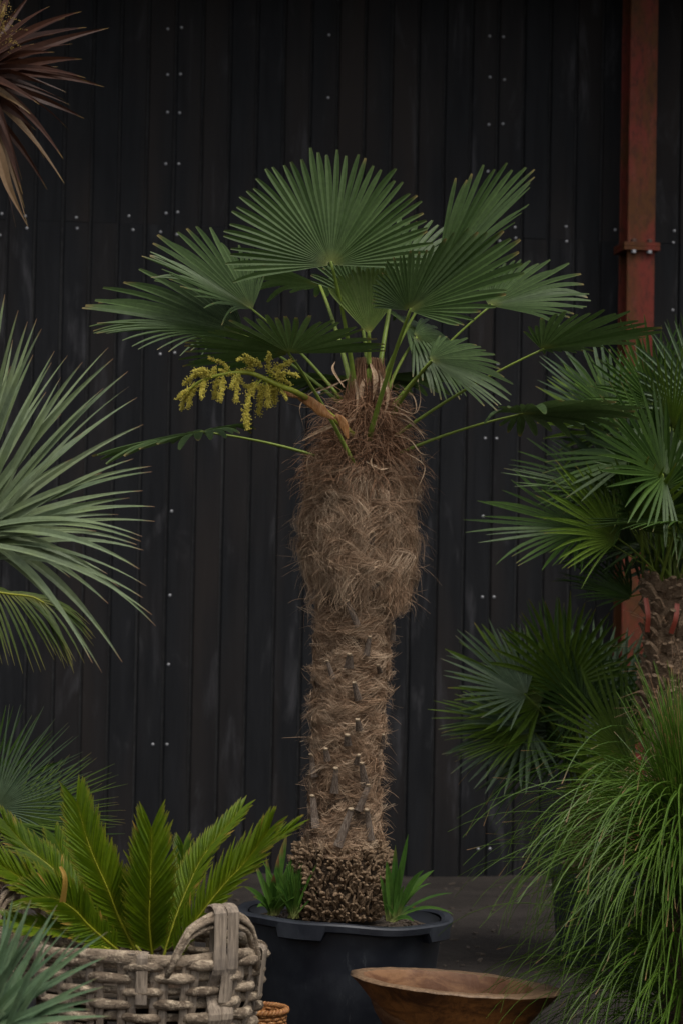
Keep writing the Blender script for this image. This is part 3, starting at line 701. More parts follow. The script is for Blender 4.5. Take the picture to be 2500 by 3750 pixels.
# flower spray
def fp(x, y, D): return px(600 + x * .3827, 1250 + y * .3827, D)
DF = D0 - .48
ax_pts = [dpx(812, 1000, D0 - .12), fp(1480, 620, D0 - .2), fp(1270, 490, DF), fp(1100, 420, DF), fp(940, 345, DF), fp(830, 305, DF), fp(720, 300, DF), fp(600, 310, DF), fp(450, 345, DF), fp(320, 400, DF), fp(200, 510, DF)]
mb = MB(); q = spline(ax_pts, 4); tube(mb, q, [lerp(.0115, .0035, (i / (len(q) - 1)) ** 1.0) for i in range(len(q))], 7)
fst = build(mb, 'flower_stalk', M['fstalk'], palm, smooth=True)
OV = [(1, 0, 0), (-1, 0, 0), (0, 1, 0), (0, -1, 0), (0, 0, 1), (0, 0, -1)]; OF = [(0, 2, 4), (2, 1, 4), (1, 3, 4), (3, 0, 4), (2, 0, 5), (1, 2, 5), (3, 1, 5), (0, 3, 5)]
BR = [([(640, 290), (560, 200), (430, 165)], 34, 9), ([(830, 250), (800, 180), (700, 175)], 40, 10), ([(830, 250), (850, 190), (780, 120)], 40, 9), ([(1010, 310), (1000, 200), (1010, 110)], 45, 12), ([(1010, 300), (1130, 230), (1230, 190)], 55, 14), ([(1010, 330), (1150, 300), (1285, 325)], 55, 14),
      ([(1040, 350), (1150, 370), (1215, 410)], 40, 9), ([(940, 360), (830, 500), (790, 680), (800, 830)], 62, 34), ([(1040, 370), (1060, 450), (1060, 590)], 66, 26), ([(960, 390), (930, 520), (910, 690)], 60, 26), ([(980, 380), (1000, 500), (990, 620)], 60, 22), ([(900, 370), (840, 440), (770, 420)], 40, 12),
      ([(730, 310), (700, 430), (690, 570)], 48, 20), ([(740, 310), (690, 350), (640, 440)], 40, 10), ([(570, 320), (560, 420), (540, 560)], 50, 20), ([(520, 330), (500, 430), (485, 530)], 46, 17), ([(450, 345), (380, 270), (290, 285)], 46, 16), ([(430, 350), (330, 300), (190, 410)], 50, 20), ([(400, 370), (370, 440), (360, 540)], 48, 16),
      ([(320, 400), (230, 500), (160, 650)], 50, 22), ([(330, 400), (270, 500), (235, 620)], 46, 18), ([(260, 450), (190, 490), (135, 550)], 42, 14), ([(690, 300), (720, 280), (880, 270)], 26, 8), ([(940, 240), (900, 210), (880, 180)], 40, 9), ([(1110, 440), (1150, 500), (1180, 560)], 16, 5), ([(650, 320), (600, 300), (540, 270)], 36, 9), ([(480, 340), (470, 290), (500, 250)], 36, 9)]
for (path, wd, ns) in BR:
    dd = U(-.07, .05); pts = spline([fp(x, y, DF + dd * i / (len(path) - 1)) for i, (x, y) in enumerate(path)], 6)
    mb = MB(); tube(mb, pts, [lerp(.0034, .0012, i / (len(pts) - 1)) for i in range(len(pts))], 5); fb = build(mb, 'flower_branch', M['fstalk'], fst)
    mb = MB(); kk = .3827 * S0
    for s in range(int(ns * 6.0)):
        t = U(.12, 1); i = min(int(t * (len(pts) - 1)), len(pts) - 2); p = pts[i].lerp(pts[i + 1], U(0, 1)); tg = (pts[i + 1] - pts[i]).normalized()
        d = (tg * .5 + Vector((G(0, 1), G(0, .8), G(-.15, .8)))).normalized(); L = wd * kk * U(.5, 1.35) * (1.1 - .40 * t); cnt = max(4, int(L / .0036))
        for b_ in range(cnt):
            d = (d + Vector((0, 0, -.05))).normalized()
            q_ = p + d * (L * b_ / cnt) + Vector((G(0, .0022), G(0, .0022), G(0, .0022))); r = U(.0017, .0029); tn = min(1, max(0, G(.5, .28)))
            mb.add([q_ + Vector(v) * r for v in OV], OF, [(0, 0, tn, 1)] * 6)
    build(mb, 'flower_beads', M['flower'], fb, smooth=True, stuff=True)
def bract(path, wid, dep, name='bract'):
    pts = spline([dpx(x, y, D0 + dep) for x, y in path], 5); mb = MB(); n = len(pts); vs = []; fs = []
    for i, p in enumerate(pts):
        t = i / (n - 1); tg = pts[min(i + 1, n - 1)] - pts[max(0, i - 1)]; s, u = frame(tg, Vector((0, -1, 0)))
        h = wid * k2(1) * S0 * (.12 + .88 * math.sin(math.pi * (.05 + .80 * t))) * (1 + .25 * noise.noise(p * 30))
        for k in range(9):
            a = lerp(-1.5, 1.5, k / 8); vs.append(p + s * (math.sin(a) * h) + u * (math.cos(a) * h * .30 + .003 * noise.noise(p * 60 + Vector((k, 0, 0)))))
        if i: fs += [((i - 1) * 9 + k, (i - 1) * 9 + k + 1, i * 9 + k + 1, i * 9 + k) for k in range(8)]
    mb.add(vs, fs); build(mb, name, M['bract'], palm, smooth=True)
bract([(768, 962), (745, 948), (715, 925), (680, 904)], 13, -.36)
bract([(798, 1008), (792, 985), (784, 965), (770, 955)], 10, -.235)
bract([(700, 912), (670, 908), (648, 900)], 6, -.42)

# ------------------------------------------------------------------ big black pot
TL = R_(1.9)
pot = thing('nursery_pot', 'large round black plastic nursery pot with lugged rim holding the tall palm', 'pot', Vector((potc.x, potc.y, 0)))
PX = Vector((math.cos(TL), 0, -math.sin(TL))); PZ = Vector((math.sin(TL), 0, math.cos(TL))); PY = Vector((0, 1, 0))
rimz = potc
def pz(h): return rimz + PZ * h
HP = rimz.z + .015
mb = MB()
lathe(mb, [pz(-HP), pz(-HP), pz(-HP + .02), pz(-.03), pz(-.012)], [.02, .285, .295, .338, .340], (PX, PY), 72)
build(mb, 'pot_wall', M['pot'], pot, smooth=True)
mb = MB(); lathe(mb, [pz(-.006), pz(-.09), pz(-.10)], [.330, .322, .01], (PX, PY), 48); build(mb, 'pot_lining', M['pot'], pot, smooth=True)
def lug(a):          # lugs hang from the rim
    a = math.degrees(a) % 360
    return max([1 if abs((a - c + 180) % 360 - 180) < w_ else 0 for c, w_ in ((246, 13.5), (333, 12), (66, 12), (140, 12))])
mb = MB(); n = 180; ringr = [(.3385, -.030), (.362, -.032), (.372, -.026), (.375, -.006), (.369, .0), (.345, .002), (.334, -.006)]
vs, fs = [], []
for k in range(n):
    a = 2 * math.pi * k / n; d = PX * math.cos(a) + PY * math.sin(a); lg = lug(a); wv = .0035 * math.sin(a * 3 + 1) + .002 * math.sin(a * 7)
    for j, (r, h) in enumerate(ringr):
        hh = h + wv
        if lg and j in (0, 1, 2): hh -= .030
        rr = r + (.004 if lg and j in (1, 2) else 0)
        vs.append(rimz + d * rr + PZ * hh)
J = len(ringr)
for k in range(n):
    for j in range(J - 1): fs.append((k * J + j, k * J + j + 1, ((k + 1) % n) * J + j + 1, ((k + 1) % n) * J + j))
mb.add(vs, fs); build(mb, 'rim', M['pot'], pot)
mb = MB(); n = 30; vs = [pz(-.03)]; fs = []
for j in range(1, 9):
    for k in range(n):
        a = 2 * math.pi * k / n; r = .328 * j / 8; vs.append(rimz + PX * (math.cos(a) * r) + PY * (math.sin(a) * r) + PZ * (-.03 - .014 * (j / 8) ** 2 + .012 * noise.noise(Vector((r * 20 * math.cos(a), r * 20 * math.sin(a), 1)))))
fs = [(0, 1 + k, 1 + (k + 1) % n) for k in range(n)]
for j in range(7): fs += [(1 + j * n + k, 1 + (j + 1) * n + k, 1 + (j + 1) * n + (k + 1) % n, 1 + j * n + (k + 1) % n) for k in range(n)]
mb.add(vs, fs)
for i in range(260):
    a = U(0, 6.28); r = .32 * math.sqrt(U(.25, 1)); p = rimz + PX * (math.cos(a) * r) + PY * (math.sin(a) * r) + PZ * (-.033); s = U(.004, .012)
    X = Vector((G(0, 1), G(0, 1), G(0, .4))).normalized(); Y = X.cross(Vector((0, .1, 1))).normalized(); box(mb, p, s * 2.4, s, s * .5, (X, Y, X.cross(Y)))
build(mb, 'soil', M['soil'], pot)

# weeds in the pot
def weed(name, label, base, leaves, seedw, mat='weed'):
    th = thing(name, label, 'weed', base, 'weeds in the big pot'); rnd = random.Random(seedw)
    for (dx, dy, dz, wd, droop, dry) in leaves:
        v = sv(dx, dy, dz) * S0; e = base + v; mid = base + v * .5 + Vector((0, 0, 1)) * droop * v.length
        mb = MB(); tn = rnd.uniform(.1, .9)
        strap(mb, bez(base + Vector((rnd.gauss(0, .008), rnd.gauss(0, .008), -.012)), mid, e, 8), lambda t, wd=wd: wd * S0 * (.45 + .55 * math.sin(min(1, t * 1.7) * 1.57)) * (1 - t ** 4) + .0004, Vector((0, -.7, .6)), .35,
              lambda t, tn=tn, dry=dry: (dry if t > .85 else 0, max(0, 1 - t * 4), tn, 1))
        build(mb, 'leaf', M[mat], th)
wr = px(1437, 3362, D0 - .18)
weed('weed_plant', 'pale stemmed weed with long arching leaves right of the palm foot', wr, [(55, -300, 0, 12, .0, 0), (-22, -205, .0, 15, .05, 0), (10, -260, 20, 13, 0, .2), (110, -175, -30, 13, .22, 0), (150, -165, 60, 14, .18, 0), (215, -85, 40, 6, .18, 0), (215, -20, -60, 7, .30, 0), (75, 5, -60, 10, .25, 0), (-30, -60, -60, 9, .1, 0), (40, -120, -20, 9, .1, 0), (140, -110, 120, 5, .25, 0), (-45, -150, 30, 10, .0, 0), (90, -30, 30, 7, .4, .9), (25, -190, -30, 11, .05, 0)], 3)
wl = px(1000, 3338, D0 - .10)
weed('weed_plant', 'bushy green weed clump with dry tips left of the palm foot', wl, [(-105, -95, -40, 12, .2, .2), (-70, -60, -60, 14, .2, .3), (-30, -120, -50, 13, 0, 0), (5, -140, -50, 15, .05, .9), (20, -205, 10, 13, 0, .8), (35, -245, 40, 16, 0, .6), (-25, -195, 30, 12, 0, .5), (-70, -170, 60, 10, .1, .7), (55, -150, 0, 15, .05, 0), (75, -120, -40, 14, .25, 0), (120, -100, -30, 13, .15, 0), (85, -60, -60, 12, .2, 0), (40, -70, -70, 14, .2, 0), (-55, -25, -70, 12, .3, 0), (70, -190, 50, 13, .0, 0), (0, -60, -80, 16, .3, 0), (95, -150, 40, 12, .1, 0), (50, -285, 60, 14, 0, .5)], 4)
wl2 = px(1075, 3350, D0 - .12)
weed('weed_plant', 'feathery dark weed tucked against the root mass in the big pot', wl2, [(G(0, 45), U(-215, -60), G(-20, 40), U(3, 6), U(0, .2), 0) for i in range(34)], 5)

# ------------------------------------------------------------------ carved wooden bowl
DB = 8.25
bc = px(1672, 3596, DB); sB = DB / F
bowl = thing('wooden_bowl', 'carved brown wooden bowl with thick worn rim in front of the black pot', 'bowl', Vector((bc.x, bc.y, 0)))
bt = R_(3.9); BX = Vector((math.cos(bt), 0, -math.sin(bt))); BZ = Vector((math.sin(bt), .0, math.cos(bt))); BY = Vector((0, 1, 0))
A = 374 * sB; Bb = 300 * sB
def bshape(a, j):
    return 1 + .028 * math.cos(2 * a + .3) + .012 * math.sin(3 * a + 1) + .006 * math.sin(7 * a) + (.03 * max(0, math.cos(a - math.pi)) ** 10)
H0 = bc.z / math.cos(bt)
prof_o = [(0, .02), (0, .40), (.03, .42), (.18, .46), (.38, .52), (.60, .63), (.80, .80), (.93, .93), (.985, .992)]
prof_r = [(.985, .992), (1.0, .985), (1.003, .90), (.998, .80)]
prof_i = [(.998, .80), (.97, .775), (.85, .74), (.68, .67), (.48, .54), (.38, .02)]
for nm, pr, mk in (('outer_wall', prof_o, (0, 0, .5, 1)), ('rim', prof_r, (1, 0, .5, 1)), ('inside', prof_i, (0, 1, .5, 1))):
    mb = MB(); n = 72; vs = []; fs = []
    for j, (h, r) in enumerate(pr):
        for k in range(n):
            a = 2 * math.pi * k / n; q = bshape(a, j); p = bc + BX * (math.cos(a) * A * r * q) + BY * (math.sin(a) * Bb * r * q) + BZ * ((h - 1) * H0)
            tk = 1 - .10 * math.cos(a) if nm != 'outer_wall' and r < .95 else 1
            if tk != 1: p = bc + BX * (math.cos(a) * A * r * q * (tk if r < .95 else 1)) + BY * (math.sin(a) * Bb * r * q) + BZ * ((h - 1) * H0)
            p += Vector((noise.noise(p * 16), noise.noise(p * 16 + Vector((5, 0, 0))), noise.noise(p * 20 + Vector((0, 9, 0))))) * .0035
            if h == 0: p.z = min(p.z, .0)
            vs.append(p)
    fs = [(j * n + k, j * n + (k + 1) % n, (j + 1) * n + (k + 1) % n, (j + 1) * n + k) for j in range(len(pr) - 1) for k in range(n)]
    mb.add(vs, fs, [mk] * len(vs)); build(mb, nm, M['bowl'], bowl, smooth=True)

# ------------------------------------------------------------------ woven basket
DK = 7.95; sK = DK / F
bcx = px(470, 3468, DK)
ca = R_(-30); EX = Vector((math.cos(ca), math.sin(ca), 0)); EY = Vector((-math.sin(ca), math.cos(ca), 0)); EA, EB = .435, .335
zr = px(600, 3500, DK - .3).z; zr -= .004
bk = thing('willow_basket', 'large weathered grey woven willow basket with arched strap handles', 'basket', Vector((bcx.x, bcx.y, 0)))
def el(a, z, off=0.0):
    k = .86 + .14 * min(1, z / zr)
    p = EX * (math.cos(a) * EA) + EY * (math.sin(a) * EB); nn2 = (EX * (math.cos(a) / EA) + EY * (math.sin(a) / EB)).normalized()
    return Vector((bcx.x, bcx.y, z)) + p * k + nn2 * off, nn2
NS = 26
rowsN = 13; dzr = zr / rowsN
for rI in range(rowsN):
    z0 = dzr * (rI + .55); npc = 3
    for pc in range(npc):
        mb = MB(); pts = []; rr = []
        a0 = 2 * math.pi * pc / npc + rI * .7; a1 = a0 + 2 * math.pi / npc + .22; nP = 72; tk = U(.012, .0155); ph = rI % 2
        for i in range(nP + 1):
            t = i / nP; a = lerp(a0, a1, t); wv = math.cos(a * NS / 2 + math.pi * ph)
            taper = min(1, t * 14 + .35, (1 - t) * 14 + .35)
            p, _ = el(a, z0 + .006 * noise.noise(Vector((a * 3, rI, pc))) , .015 * wv)
            pts.append(p); rr.append(tk * taper * (1 + .22 * noise.noise(Vector((a * 6, rI * 3, 0)))) * (1.06 + .10 * wv))
        tube(mb, pts, rr, 8, 1.0, wob=.22); build(mb, 'weaver', M['basket'], bk, smooth=True)
# rim rods
for q in range(3):
    mb = MB(); pts = []; rr = []
    a0 = q * 2.2 + .5
    for i in range(61):
        a = a0 + 2.6 * i / 60; p, _ = el(a, zr + .004 * math.sin(a * 5 + q) + .006 * (q == 1), .004 * math.sin(a * 4)); pts.append(p); rr.append(.0165 * (1 + .25 * noise.noise(Vector((a * 4, q, 8)))))
    tube(mb, pts, rr, 8, 1.0, wob=.25); build(mb, 'rim_rod', M['basket'], bk, smooth=True)
def flat_strap(path, wd, th, nrms, mat, parent, name):
    mb = MB(); vs = []; fs = []; n = len(path)
    for i, p in enumerate(path):
        tg = (path[min(i + 1, n - 1)] - path[max(0, i - 1)]).normalized(); nn2 = nrms[i]; s = tg.cross(nn2).normalized(); u = s.cross(tg).normalized()
        w2 = wd * (1 + .12 * noise.noise(p * 20)) / 2
        for a_, b_ in ((-1, -.4), (-.8, .5), (-.25, 1), (.25, .85), (.8, .6), (1, -.4), (.6, -1), (-.6, -1)): vs.append(p + s * (a_ * w2) + u * (b_ * th / 2))
        if i: fs += [((i - 1) * 8 + k, (i - 1) * 8 + (k + 1) % 8, i * 8 + (k + 1) % 8, i * 8 + k) for k in range(8)]
    fs += [tuple(range(7, -1, -1)), tuple((n - 1) * 8 + k for k in range(8))]
    mb.add(vs, fs); return build(mb, name, mat, parent, smooth=False)
for s in range(NS):
    a = 2 * math.pi * (s + .5) / NS
    for sub in (-.030, .030):
        aa = a + sub * 1.25; pth = []; nr = []
        top = zr + (.020 if s % 3 == 0 else -.012)
        for i in range(20):
            z = lerp(.005, top, i / 19); rowp = z / dzr - .55; wv = -math.cos(math.pi * rowp) * math.cos(aa * NS / 2)
            p, n2 = el(aa, z, .010 * wv + (.013 if z > zr - .02 and s % 3 == 0 else 0)); pth.append(p); nr.append(n2)
        flat_strap(pth, .026, .007, nr, M['bstrap'], bk, 'stake')
    if s % 3 == 0:           # strap folded over the rim
        pth = []; nr = []
        for i in range(22):
            t = i / 21
            if t < .7: z, off = lerp(zr - .13, zr + .004, t / .7), .024
            else:
                b_ = (t - .7) / .3 * math.pi; z, off = zr + .004 + .018 * math.sin(b_), .024 * math.cos(b_)
            p, n2 = el(a + .09 + .03 * math.sin(s), z, off); pth.append(p); up_ = Vector((0, 0, 1)); b_ = max(0, (t - .7) / .3 * math.pi); nr.append((n2 * math.cos(b_) + up_ * math.sin(b_)).normalized())
        flat_strap(pth, .036 if s % 2 else .044, .006, nr, M['bstrap'], bk, 'rim_strap')
def handle(ac, span=.62, hgt=.150):
    """arch of bent rods standing on the rim, wrapped by two broad straps"""
    for q in range(4):
        pts = []
        for i in range(25):
            t = i / 24; a = ac + lerp(-span, span, t); hh = math.sin(math.pi * t) ** .62 * (hgt - .013 * q)
            p, n2 = el(a, zr - .05 + .05 * min(1, t * 6, (1 - t) * 6) + hh, .010 + .009 * math.sin(q * 2.1) ); pts.append(p)
        mb = MB(); tube(mb, pts, [.0088 * (1 + .25 * noise.noise(p * 15)) for p in pts], 7, 1.0, wob=.25); build(mb, 'handle_rod', M['basket'], bk, smooth=True)
    for off_a in (-.060, .060):
        pth = []; nr = []; a = ac + off_a
        for i in range(34):
            t = i / 33
            if t < .80: z = lerp(zr - .27, zr + hgt - .01, t / .8); off = .028 if z > zr - .03 else .014 + .018 * math.cos(math.pi * (z / dzr - .55) * .5); b_ = 0
            else: b_ = (t - .8) / .2 * math.pi * .95; z, off = zr + hgt - .01 + .030 * math.sin(b_), .034 * math.cos(b_) - .004
            p, n2 = el(a, z, off); pth.append(p); nr.append((n2 * math.cos(b_) + Vector((0, 0, 1)) * math.sin(b_)).normalized())
        flat_strap(pth, .042, .009, nr, M['bstrap'], bk, 'handle_strap')
        if off_a < 0: continue
        pth = []; nr = []
        for i in range(12):
            t = i / 11; p, n2 = el(ac, lerp(zr + hgt - .01, zr - .06, t), -.036); pth.append(p); nr.append(-n2)
        flat_strap(pth, .042, .007, nr, M['bstrap'], bk, 'handle_strap')
handle(-.33, .46, .138)
handle(math.pi, .45, .128)
# thick peg jutting from the end of the basket
mb = MB(); e = px(952, 3632, DK - .05); p0 = px(860, 3625, DK - .02); q = [p0.lerp(e, i / 6) for i in range(7)]
tube(mb, q, [.030, .032, .033, .034, .034, .032, .024], 12, .9, wob=.3); build(mb, 'peg', M['basket'], bk, smooth=True)

# ------------------------------------------------------------------ small orange wicker basket
DW_ = 8.28
wc = px(945, 3700, DW_); wkb = thing('wicker_basket', 'small orange brown wicker basket beside the black pot', 'basket', Vector((wc.x, wc.y, 0)))
nrow = 22; 
for i in range(nrow):
    z = wc.z * (i + .5) / nrow; mb = MB(); pts = []; rad = .088 * (.78 + .22 * (i / nrow) ** .7); n = 96
    for k in range(n + 1):
        a = 2 * math.pi * k / n; rr = rad + .0035 * math.cos(a * 16 + math.pi * (i % 2)); pts.append(Vector((wc.x + math.cos(a) * rr, wc.y + math.sin(a) * rr, z + .0008 * math.sin(a * 16))))
    tube(mb, pts, .0056, 5, cap=False); build(mb, 'wicker_rod', M['wicker'], wkb, smooth=True)
for q in range(2):
    mb = MB(); pts = []
    for k in range(145):
        a = 2 * math.pi * k / 144; b_ = a * 22 + math.pi * q; pts.append(Vector((wc.x + math.cos(a) * (.092 + .006 * math.cos(b_)), wc.y + math.sin(a) * (.092 + .006 * math.cos(b_)), wc.z + .004 + .006 * math.sin(b_))))
    tube(mb, pts, .0056, 5, cap=False); build(mb, 'rim_braid', M['wicker'], wkb, smooth=True)
mb = MB(); lathe(mb, [Vector((wc.x, wc.y, .01)), Vector((wc.x, wc.y, wc.z))], [.066, .084], n=32); build(mb, 'lining', M['wicker'], wkb, smooth=True)

# ------------------------------------------------------------------ cycad in the basket
def frond(th, path, nrm, Lmax, N_, matl, matr, rw=.006, ang=(68, 22), vlift=.35, wl_=.0040, rnd=None, droop=.0, tone0=.5, name='frond', prof_=None, dryk=.03, tail=1.0):
    rnd = rnd or random; pts = spline(path, 10); n = len(pts)
    mb = MB(); tube(mb, pts, [lerp(rw, rw * .35, i / (n - 1)) for i in range(n)], 6); ra = build(mb, name, matr, th, smooth=True)
    mb = MB()
    for i in range(N_):
        t = .06 + .94 * (i + .5) / N_; fi = t * (n - 1); i0 = min(int(fi), n - 2); p = pts[i0].lerp(pts[i0 + 1], fi - i0); tg = (pts[i0 + 1] - pts[i0]).normalized()
        s = tg.cross(nrm).normalized(); u = s.cross(tg).normalized(); al = R_(lerp(ang[0], ang[1], t ** .8))
        env = (math.sin(math.pi * min(1, .14 + .62 * t)) if not prof_ else prof_(t))
        for sg in (-1, 1):
            L = Lmax * env * rnd.uniform(.90, 1.06); a2 = al + rnd.gauss(0, .045)
            d = (tg * math.cos(a2) + s * (sg * math.sin(a2)) + u * (vlift * math.sin(a2) + rnd.gauss(0, .04))).normalized()
            mid = p + d * (L * .55) + u * (L * .03); e = p + d * L + tg * (L * .06) - Vector((0, 0, 1)) * (droop * L)
            tn = min(1, max(0, rnd.gauss(tone0, .16))); dry = rnd.random() < dryk
            strap(mb, bez(p, mid, e, 4), lambda q: wl_ * (.6 + .4 * math.sin(q * 3.14)) * (1 - q ** 5 * .85), u, .28, lambda q, tn=tn, dry=dry: (.9 if dry and q > .6 else (.3 if q > .97 else 0), max(0, .3 - q * 4), tn, 1))
    build(mb, 'leaflets', matl, ra, stuff=True); return ra
def cp(x, y, D): return px(x * .765, 2550 + y * .765, D)
cyb = px(500, 3560, 8.0); cyb = Vector((bcx.x + .10, bcx.y - .02, zr - .09))
cy = thing('sago_cycad', 'bright green sago cycad with upright feathery fronds planted in the willow basket', 'cycad', cyb)
mb = MB(); zz = [0.004, .05, zr - .16, zr - .10, zr - .06, zr - .05]; lathe(mb, [Vector((cyb.x, cyb.y, z)) for z in zz], [.10, .11, .12, .10, .06, .005], n=24, rf=lambda a, j: 1 + .10 * math.sin(a * 9 + j * 2)); build(mb, 'stem', M['core'], cy)
mb = MB(); vs = []; n = 32
for r in (.0, .5, .93):
    for k in range(n):
        a = 2 * math.pi * k / n; p, _ = el(a, zr - .12); c_ = Vector((bcx.x, bcx.y, zr - .12)); q = c_.lerp(p, r * .97 + .005); q.z += .015 * noise.noise(q * 12); vs.append(q)
mb.add(vs, [(j * n + k, j * n + (k + 1) % n, (j + 1) * n + (k + 1) % n, (j + 1) * n + k) for j in range(2) for k in range(n)]); build(mb, 'planting_soil', M['soil'], bk, smooth=True)
DC = cyb.y
FR = [  # path in crop px, depth offsets, normal, Lmax px, N
 ([(610, 1225), (570, 1060), (520, 930), (430, 720), (372, 520)], (-.02, -.05, -.08, -.1, -.1), (.35, -.1, -1), 165, 62, .4),
 ([(712, 1225), (716, 1080), (722, 900), (727, 640)], (-.04, -.07, -.10, -.10), (.05, -.1, -1), 178, 64, .4),
 ([(785, 1250), (840, 1070), (900, 920), (980, 760), (1145, 555)], (.02, .04, .08, .12, .18), (-.55, -.45, -.75), 128, 62, .45),
 ([(835, 1275), (930, 1090), (1060, 920), (1180, 790), (1285, 650)], (-.06, -.10, -.14, -.16, -.18), (-.75, -.35, -.65), 168, 62, .55),
 ([(845, 1275), (960, 1070), (1130, 870), (1250, 745), (1390, 640)], (-.02, -.02, -.02, -.02, -.02), (-.25, -.95, -.35), 130, 56, .5),
 ([(500, 1210), (440, 1110), (360, 1025), (270, 970), (165, 962)], (-.06, -.12, -.16, -.18, -.2), (.2, -.35, -1), 150, 54, .35),
 ([(470, 1120), (340, 920), (240, 815), (130, 725), (30, 610)], (.10, .12, .15, .18, .2), (.55, -.5, -.75), 130, 56, .3),
 ([(480, 1180), (300, 1010), (150, 905), (-10, 800)], (-.05, -.1, -.15, -.2), (.5, -.6, -.7), 150, 52, .55),
 ([(700, 1150), (800, 980), (870, 850), (880, 730)], (.15, .2, .25, .28), (-.3, -.2, -1), 110, 44, .1),
 ([(560, 1170), (420, 1000), (330, 830), (270, 690)], (.15, .22, .28, .32), (.4, -.3, -.9), 120, 48, .15),
 ([(480, 1210), (330, 1130), (180, 1110), (60, 1080)], (-.1, -.15, -.2, -.22), (.1, -.8, -.6), 110, 46, .5),
 ([(640, 1200), (560, 1080), (500, 900), (470, 760)], (.12, .18, .24, .28), (.2, -.2, -1), 130, 46, .2)]
for i, (pth, dz, nr, Lm, n_, tn) in enumerate(FR):
    rnd = random.Random(40 + i)
    p3 = [cp(x, y, DC + d) for (x, y), d in zip(pth, dz)]; p3[0] = p3[0].lerp(cyb + Vector((0, 0, .02)), .35)
    frond(cy, p3, sv(*nr), Lm * 1.22 * .765 * DC / F, int(n_ * 1.2), M['cycad'], M['rachis'], .0048, rnd=rnd, tone0=tn + .1, droop=.02, wl_=.0064, ang=(54, 22), vlift=.25)
mb = MB(); strap(mb, spline([cp(300, 985, DC - .22), cp(312, 900, DC - .24), cp(308, 850, DC - .24), cp(290, 815, DC - .22)], 4), lambda t: .0095 * (1 - .5 * t), sv(.3, 0, -1), .3, lambda t: (1, 0, .8, 1)); build(mb, 'dry_leaflet', M['cycad'], cy)

# ------------------------------------------------------------------ strap-leaved rosettes
def rosette(th, base, tips, matn, wpx, Dm, scale, conv, bend, rnd, tipdry=.9, dz=.3, name='leaf', dryset=(), drymat=None, hubk=0.0, tw=.4, spread_base=.03, fold=.3, dzs=None):
    for i, (x, y) in enumerate(tips):
        z = rnd.uniform(-dz, dz) if dzs is None else dzs[i]; e = conv(x, y, Dm + z)
        b_ = base + Vector((rnd.gauss(0, spread_base), rnd.gauss(0, spread_base), rnd.gauss(0, spread_base)))
        v = e - b_; mid = b_ + v * .55 + Vector((0, 0, 1)) * (bend(v) * v.length) + Vector((0, z * .35, 0))
        tn = min(1, max(0, rnd.gauss(.5, .22))); mb = MB(); wd = wpx * scale * rnd.uniform(.8, 1.2); dry = i in dryset
        strap(mb, bez(b_, mid, e, 12), lambda t, wd=wd: wd * (.75 + .35 * math.sin(min(1, t * 1.3) * math.pi)) * (1 - t ** 3.2) + .0005, sv(rnd.gauss(0, .3), -.6, -.8), fold, lambda t, tn=tn: (tipdry if t > .955 else 0, hubk * rnd.random(), tn, 1), twist=rnd.gauss(0, tw))
        build(mb, name, drymat if dry else M[matn], th)
def stem_pot(th, base, rs, potr, poth, potmat, stemmat=None, lean=None):
    """stem from the rosette down into its pot on the ground"""
    mb = MB(); g = Vector((base.x, base.y, poth * .8)); pts = [g.lerp(base, i / 10) + Vector((.012 * math.sin(i * 1.3), .012 * math.cos(i * 1.7), 0)) * (i / 10 < .95) for i in range(11)]
    tube(mb, pts, [rs * (1.15 - .2 * i / 10) for i in range(11)], 14, wob=.25); build(mb, 'stem', stemmat or M['core'], th, smooth=True)
def plain_pot(label, c, r, h, mat=None):
    p = thing('plant_pot', label, 'pot', Vector((c.x, c.y, 0))); o = Vector((c.x, c.y, 0)); Z = Vector((0, 0, 1))
    mb = MB(); lathe(mb, [o - Z * .01, o - Z * .01, o + Z * .01, o + Z * (h - .035), o + Z * (h - .03)], [.01, r * .78, r * .8, r * .95, r * .96], n=40); build(mb, 'pot_wall', mat or M['pot'], p, smooth=True)
    mb = MB(); lathe(mb, [o + Z * (h - .036), o + Z * (h - .036), o + Z * (h - .002), o + Z * h, o + Z * (h - .04)], [r * .95, r * 1.02, r * 1.02, r * .96, r * .93], n=40); build(mb, 'rim', mat or M['pot'], p)
    mb = MB(); lathe(mb, [o + Z * (h - .038), o + Z * (h - .03)], [r * .935, .01], n=40); build(mb, 'soil', M['soil'], p); return p
# silver yucca, left
rY = random.Random(5); DY = 7.6
yb = px(-110, 1985, DY); yu = thing('silver_yucca', 'big silver green yucca with long stiff sword leaves at the left above the cycad', 'yucca', Vector((yb.x, yb.y, .3)))
TY = [(28,115),(100,200),(150,262),(200,245),(225,300),(365,445),(295,420),(585,400),(612,460),(690,530),(695,612),(740,670),(775,815),(815,1040),(550,1075),(770,1172),(835,1258),(835,1337),(770,1420),(760,1445),(740,1463),(775,1493),(755,1595),(790,1685),(770,1748),(585,1780),(820,1840),(840,1900),(500,1850),(660,2095),(550,2150),(500,2100),(645,1690),(445,480),(280,480),(820,1070),(640,1300),(700,1210),(560,620),(480,700),(330,560),(180,440),(70,360),(600,900),(450,860),(390,1000),(560,1480),(300,1480),(380,1640),(580,1620),(60,500),(130,330),(440,1240),(520,1390),(720,1000),(330,760),(250,640)]
def bendY(v):
    return .10 if v.z > .05 else (.16 if v.z > -.2 else .24)
rosette(yu, yb, TY, 'yucca', 13.0, DY, DY / F, lambda x, y, D: px(x * .68, 1000 + y * .68, D), bendY, rY, .85, .28, hubk=.35, spread_base=.022)
extra = [(-250 - rY.uniform(100, 800), rY.uniform(200, 2300)) for i in range(26)]
rosette(yu, yb, extra, 'yucca', 13.0, DY, DY / F, lambda x, y, D: px(x * .68, 1000 + y * .68, D), bendY, rY, .85, .28, hubk=.35, spread_base=.022)
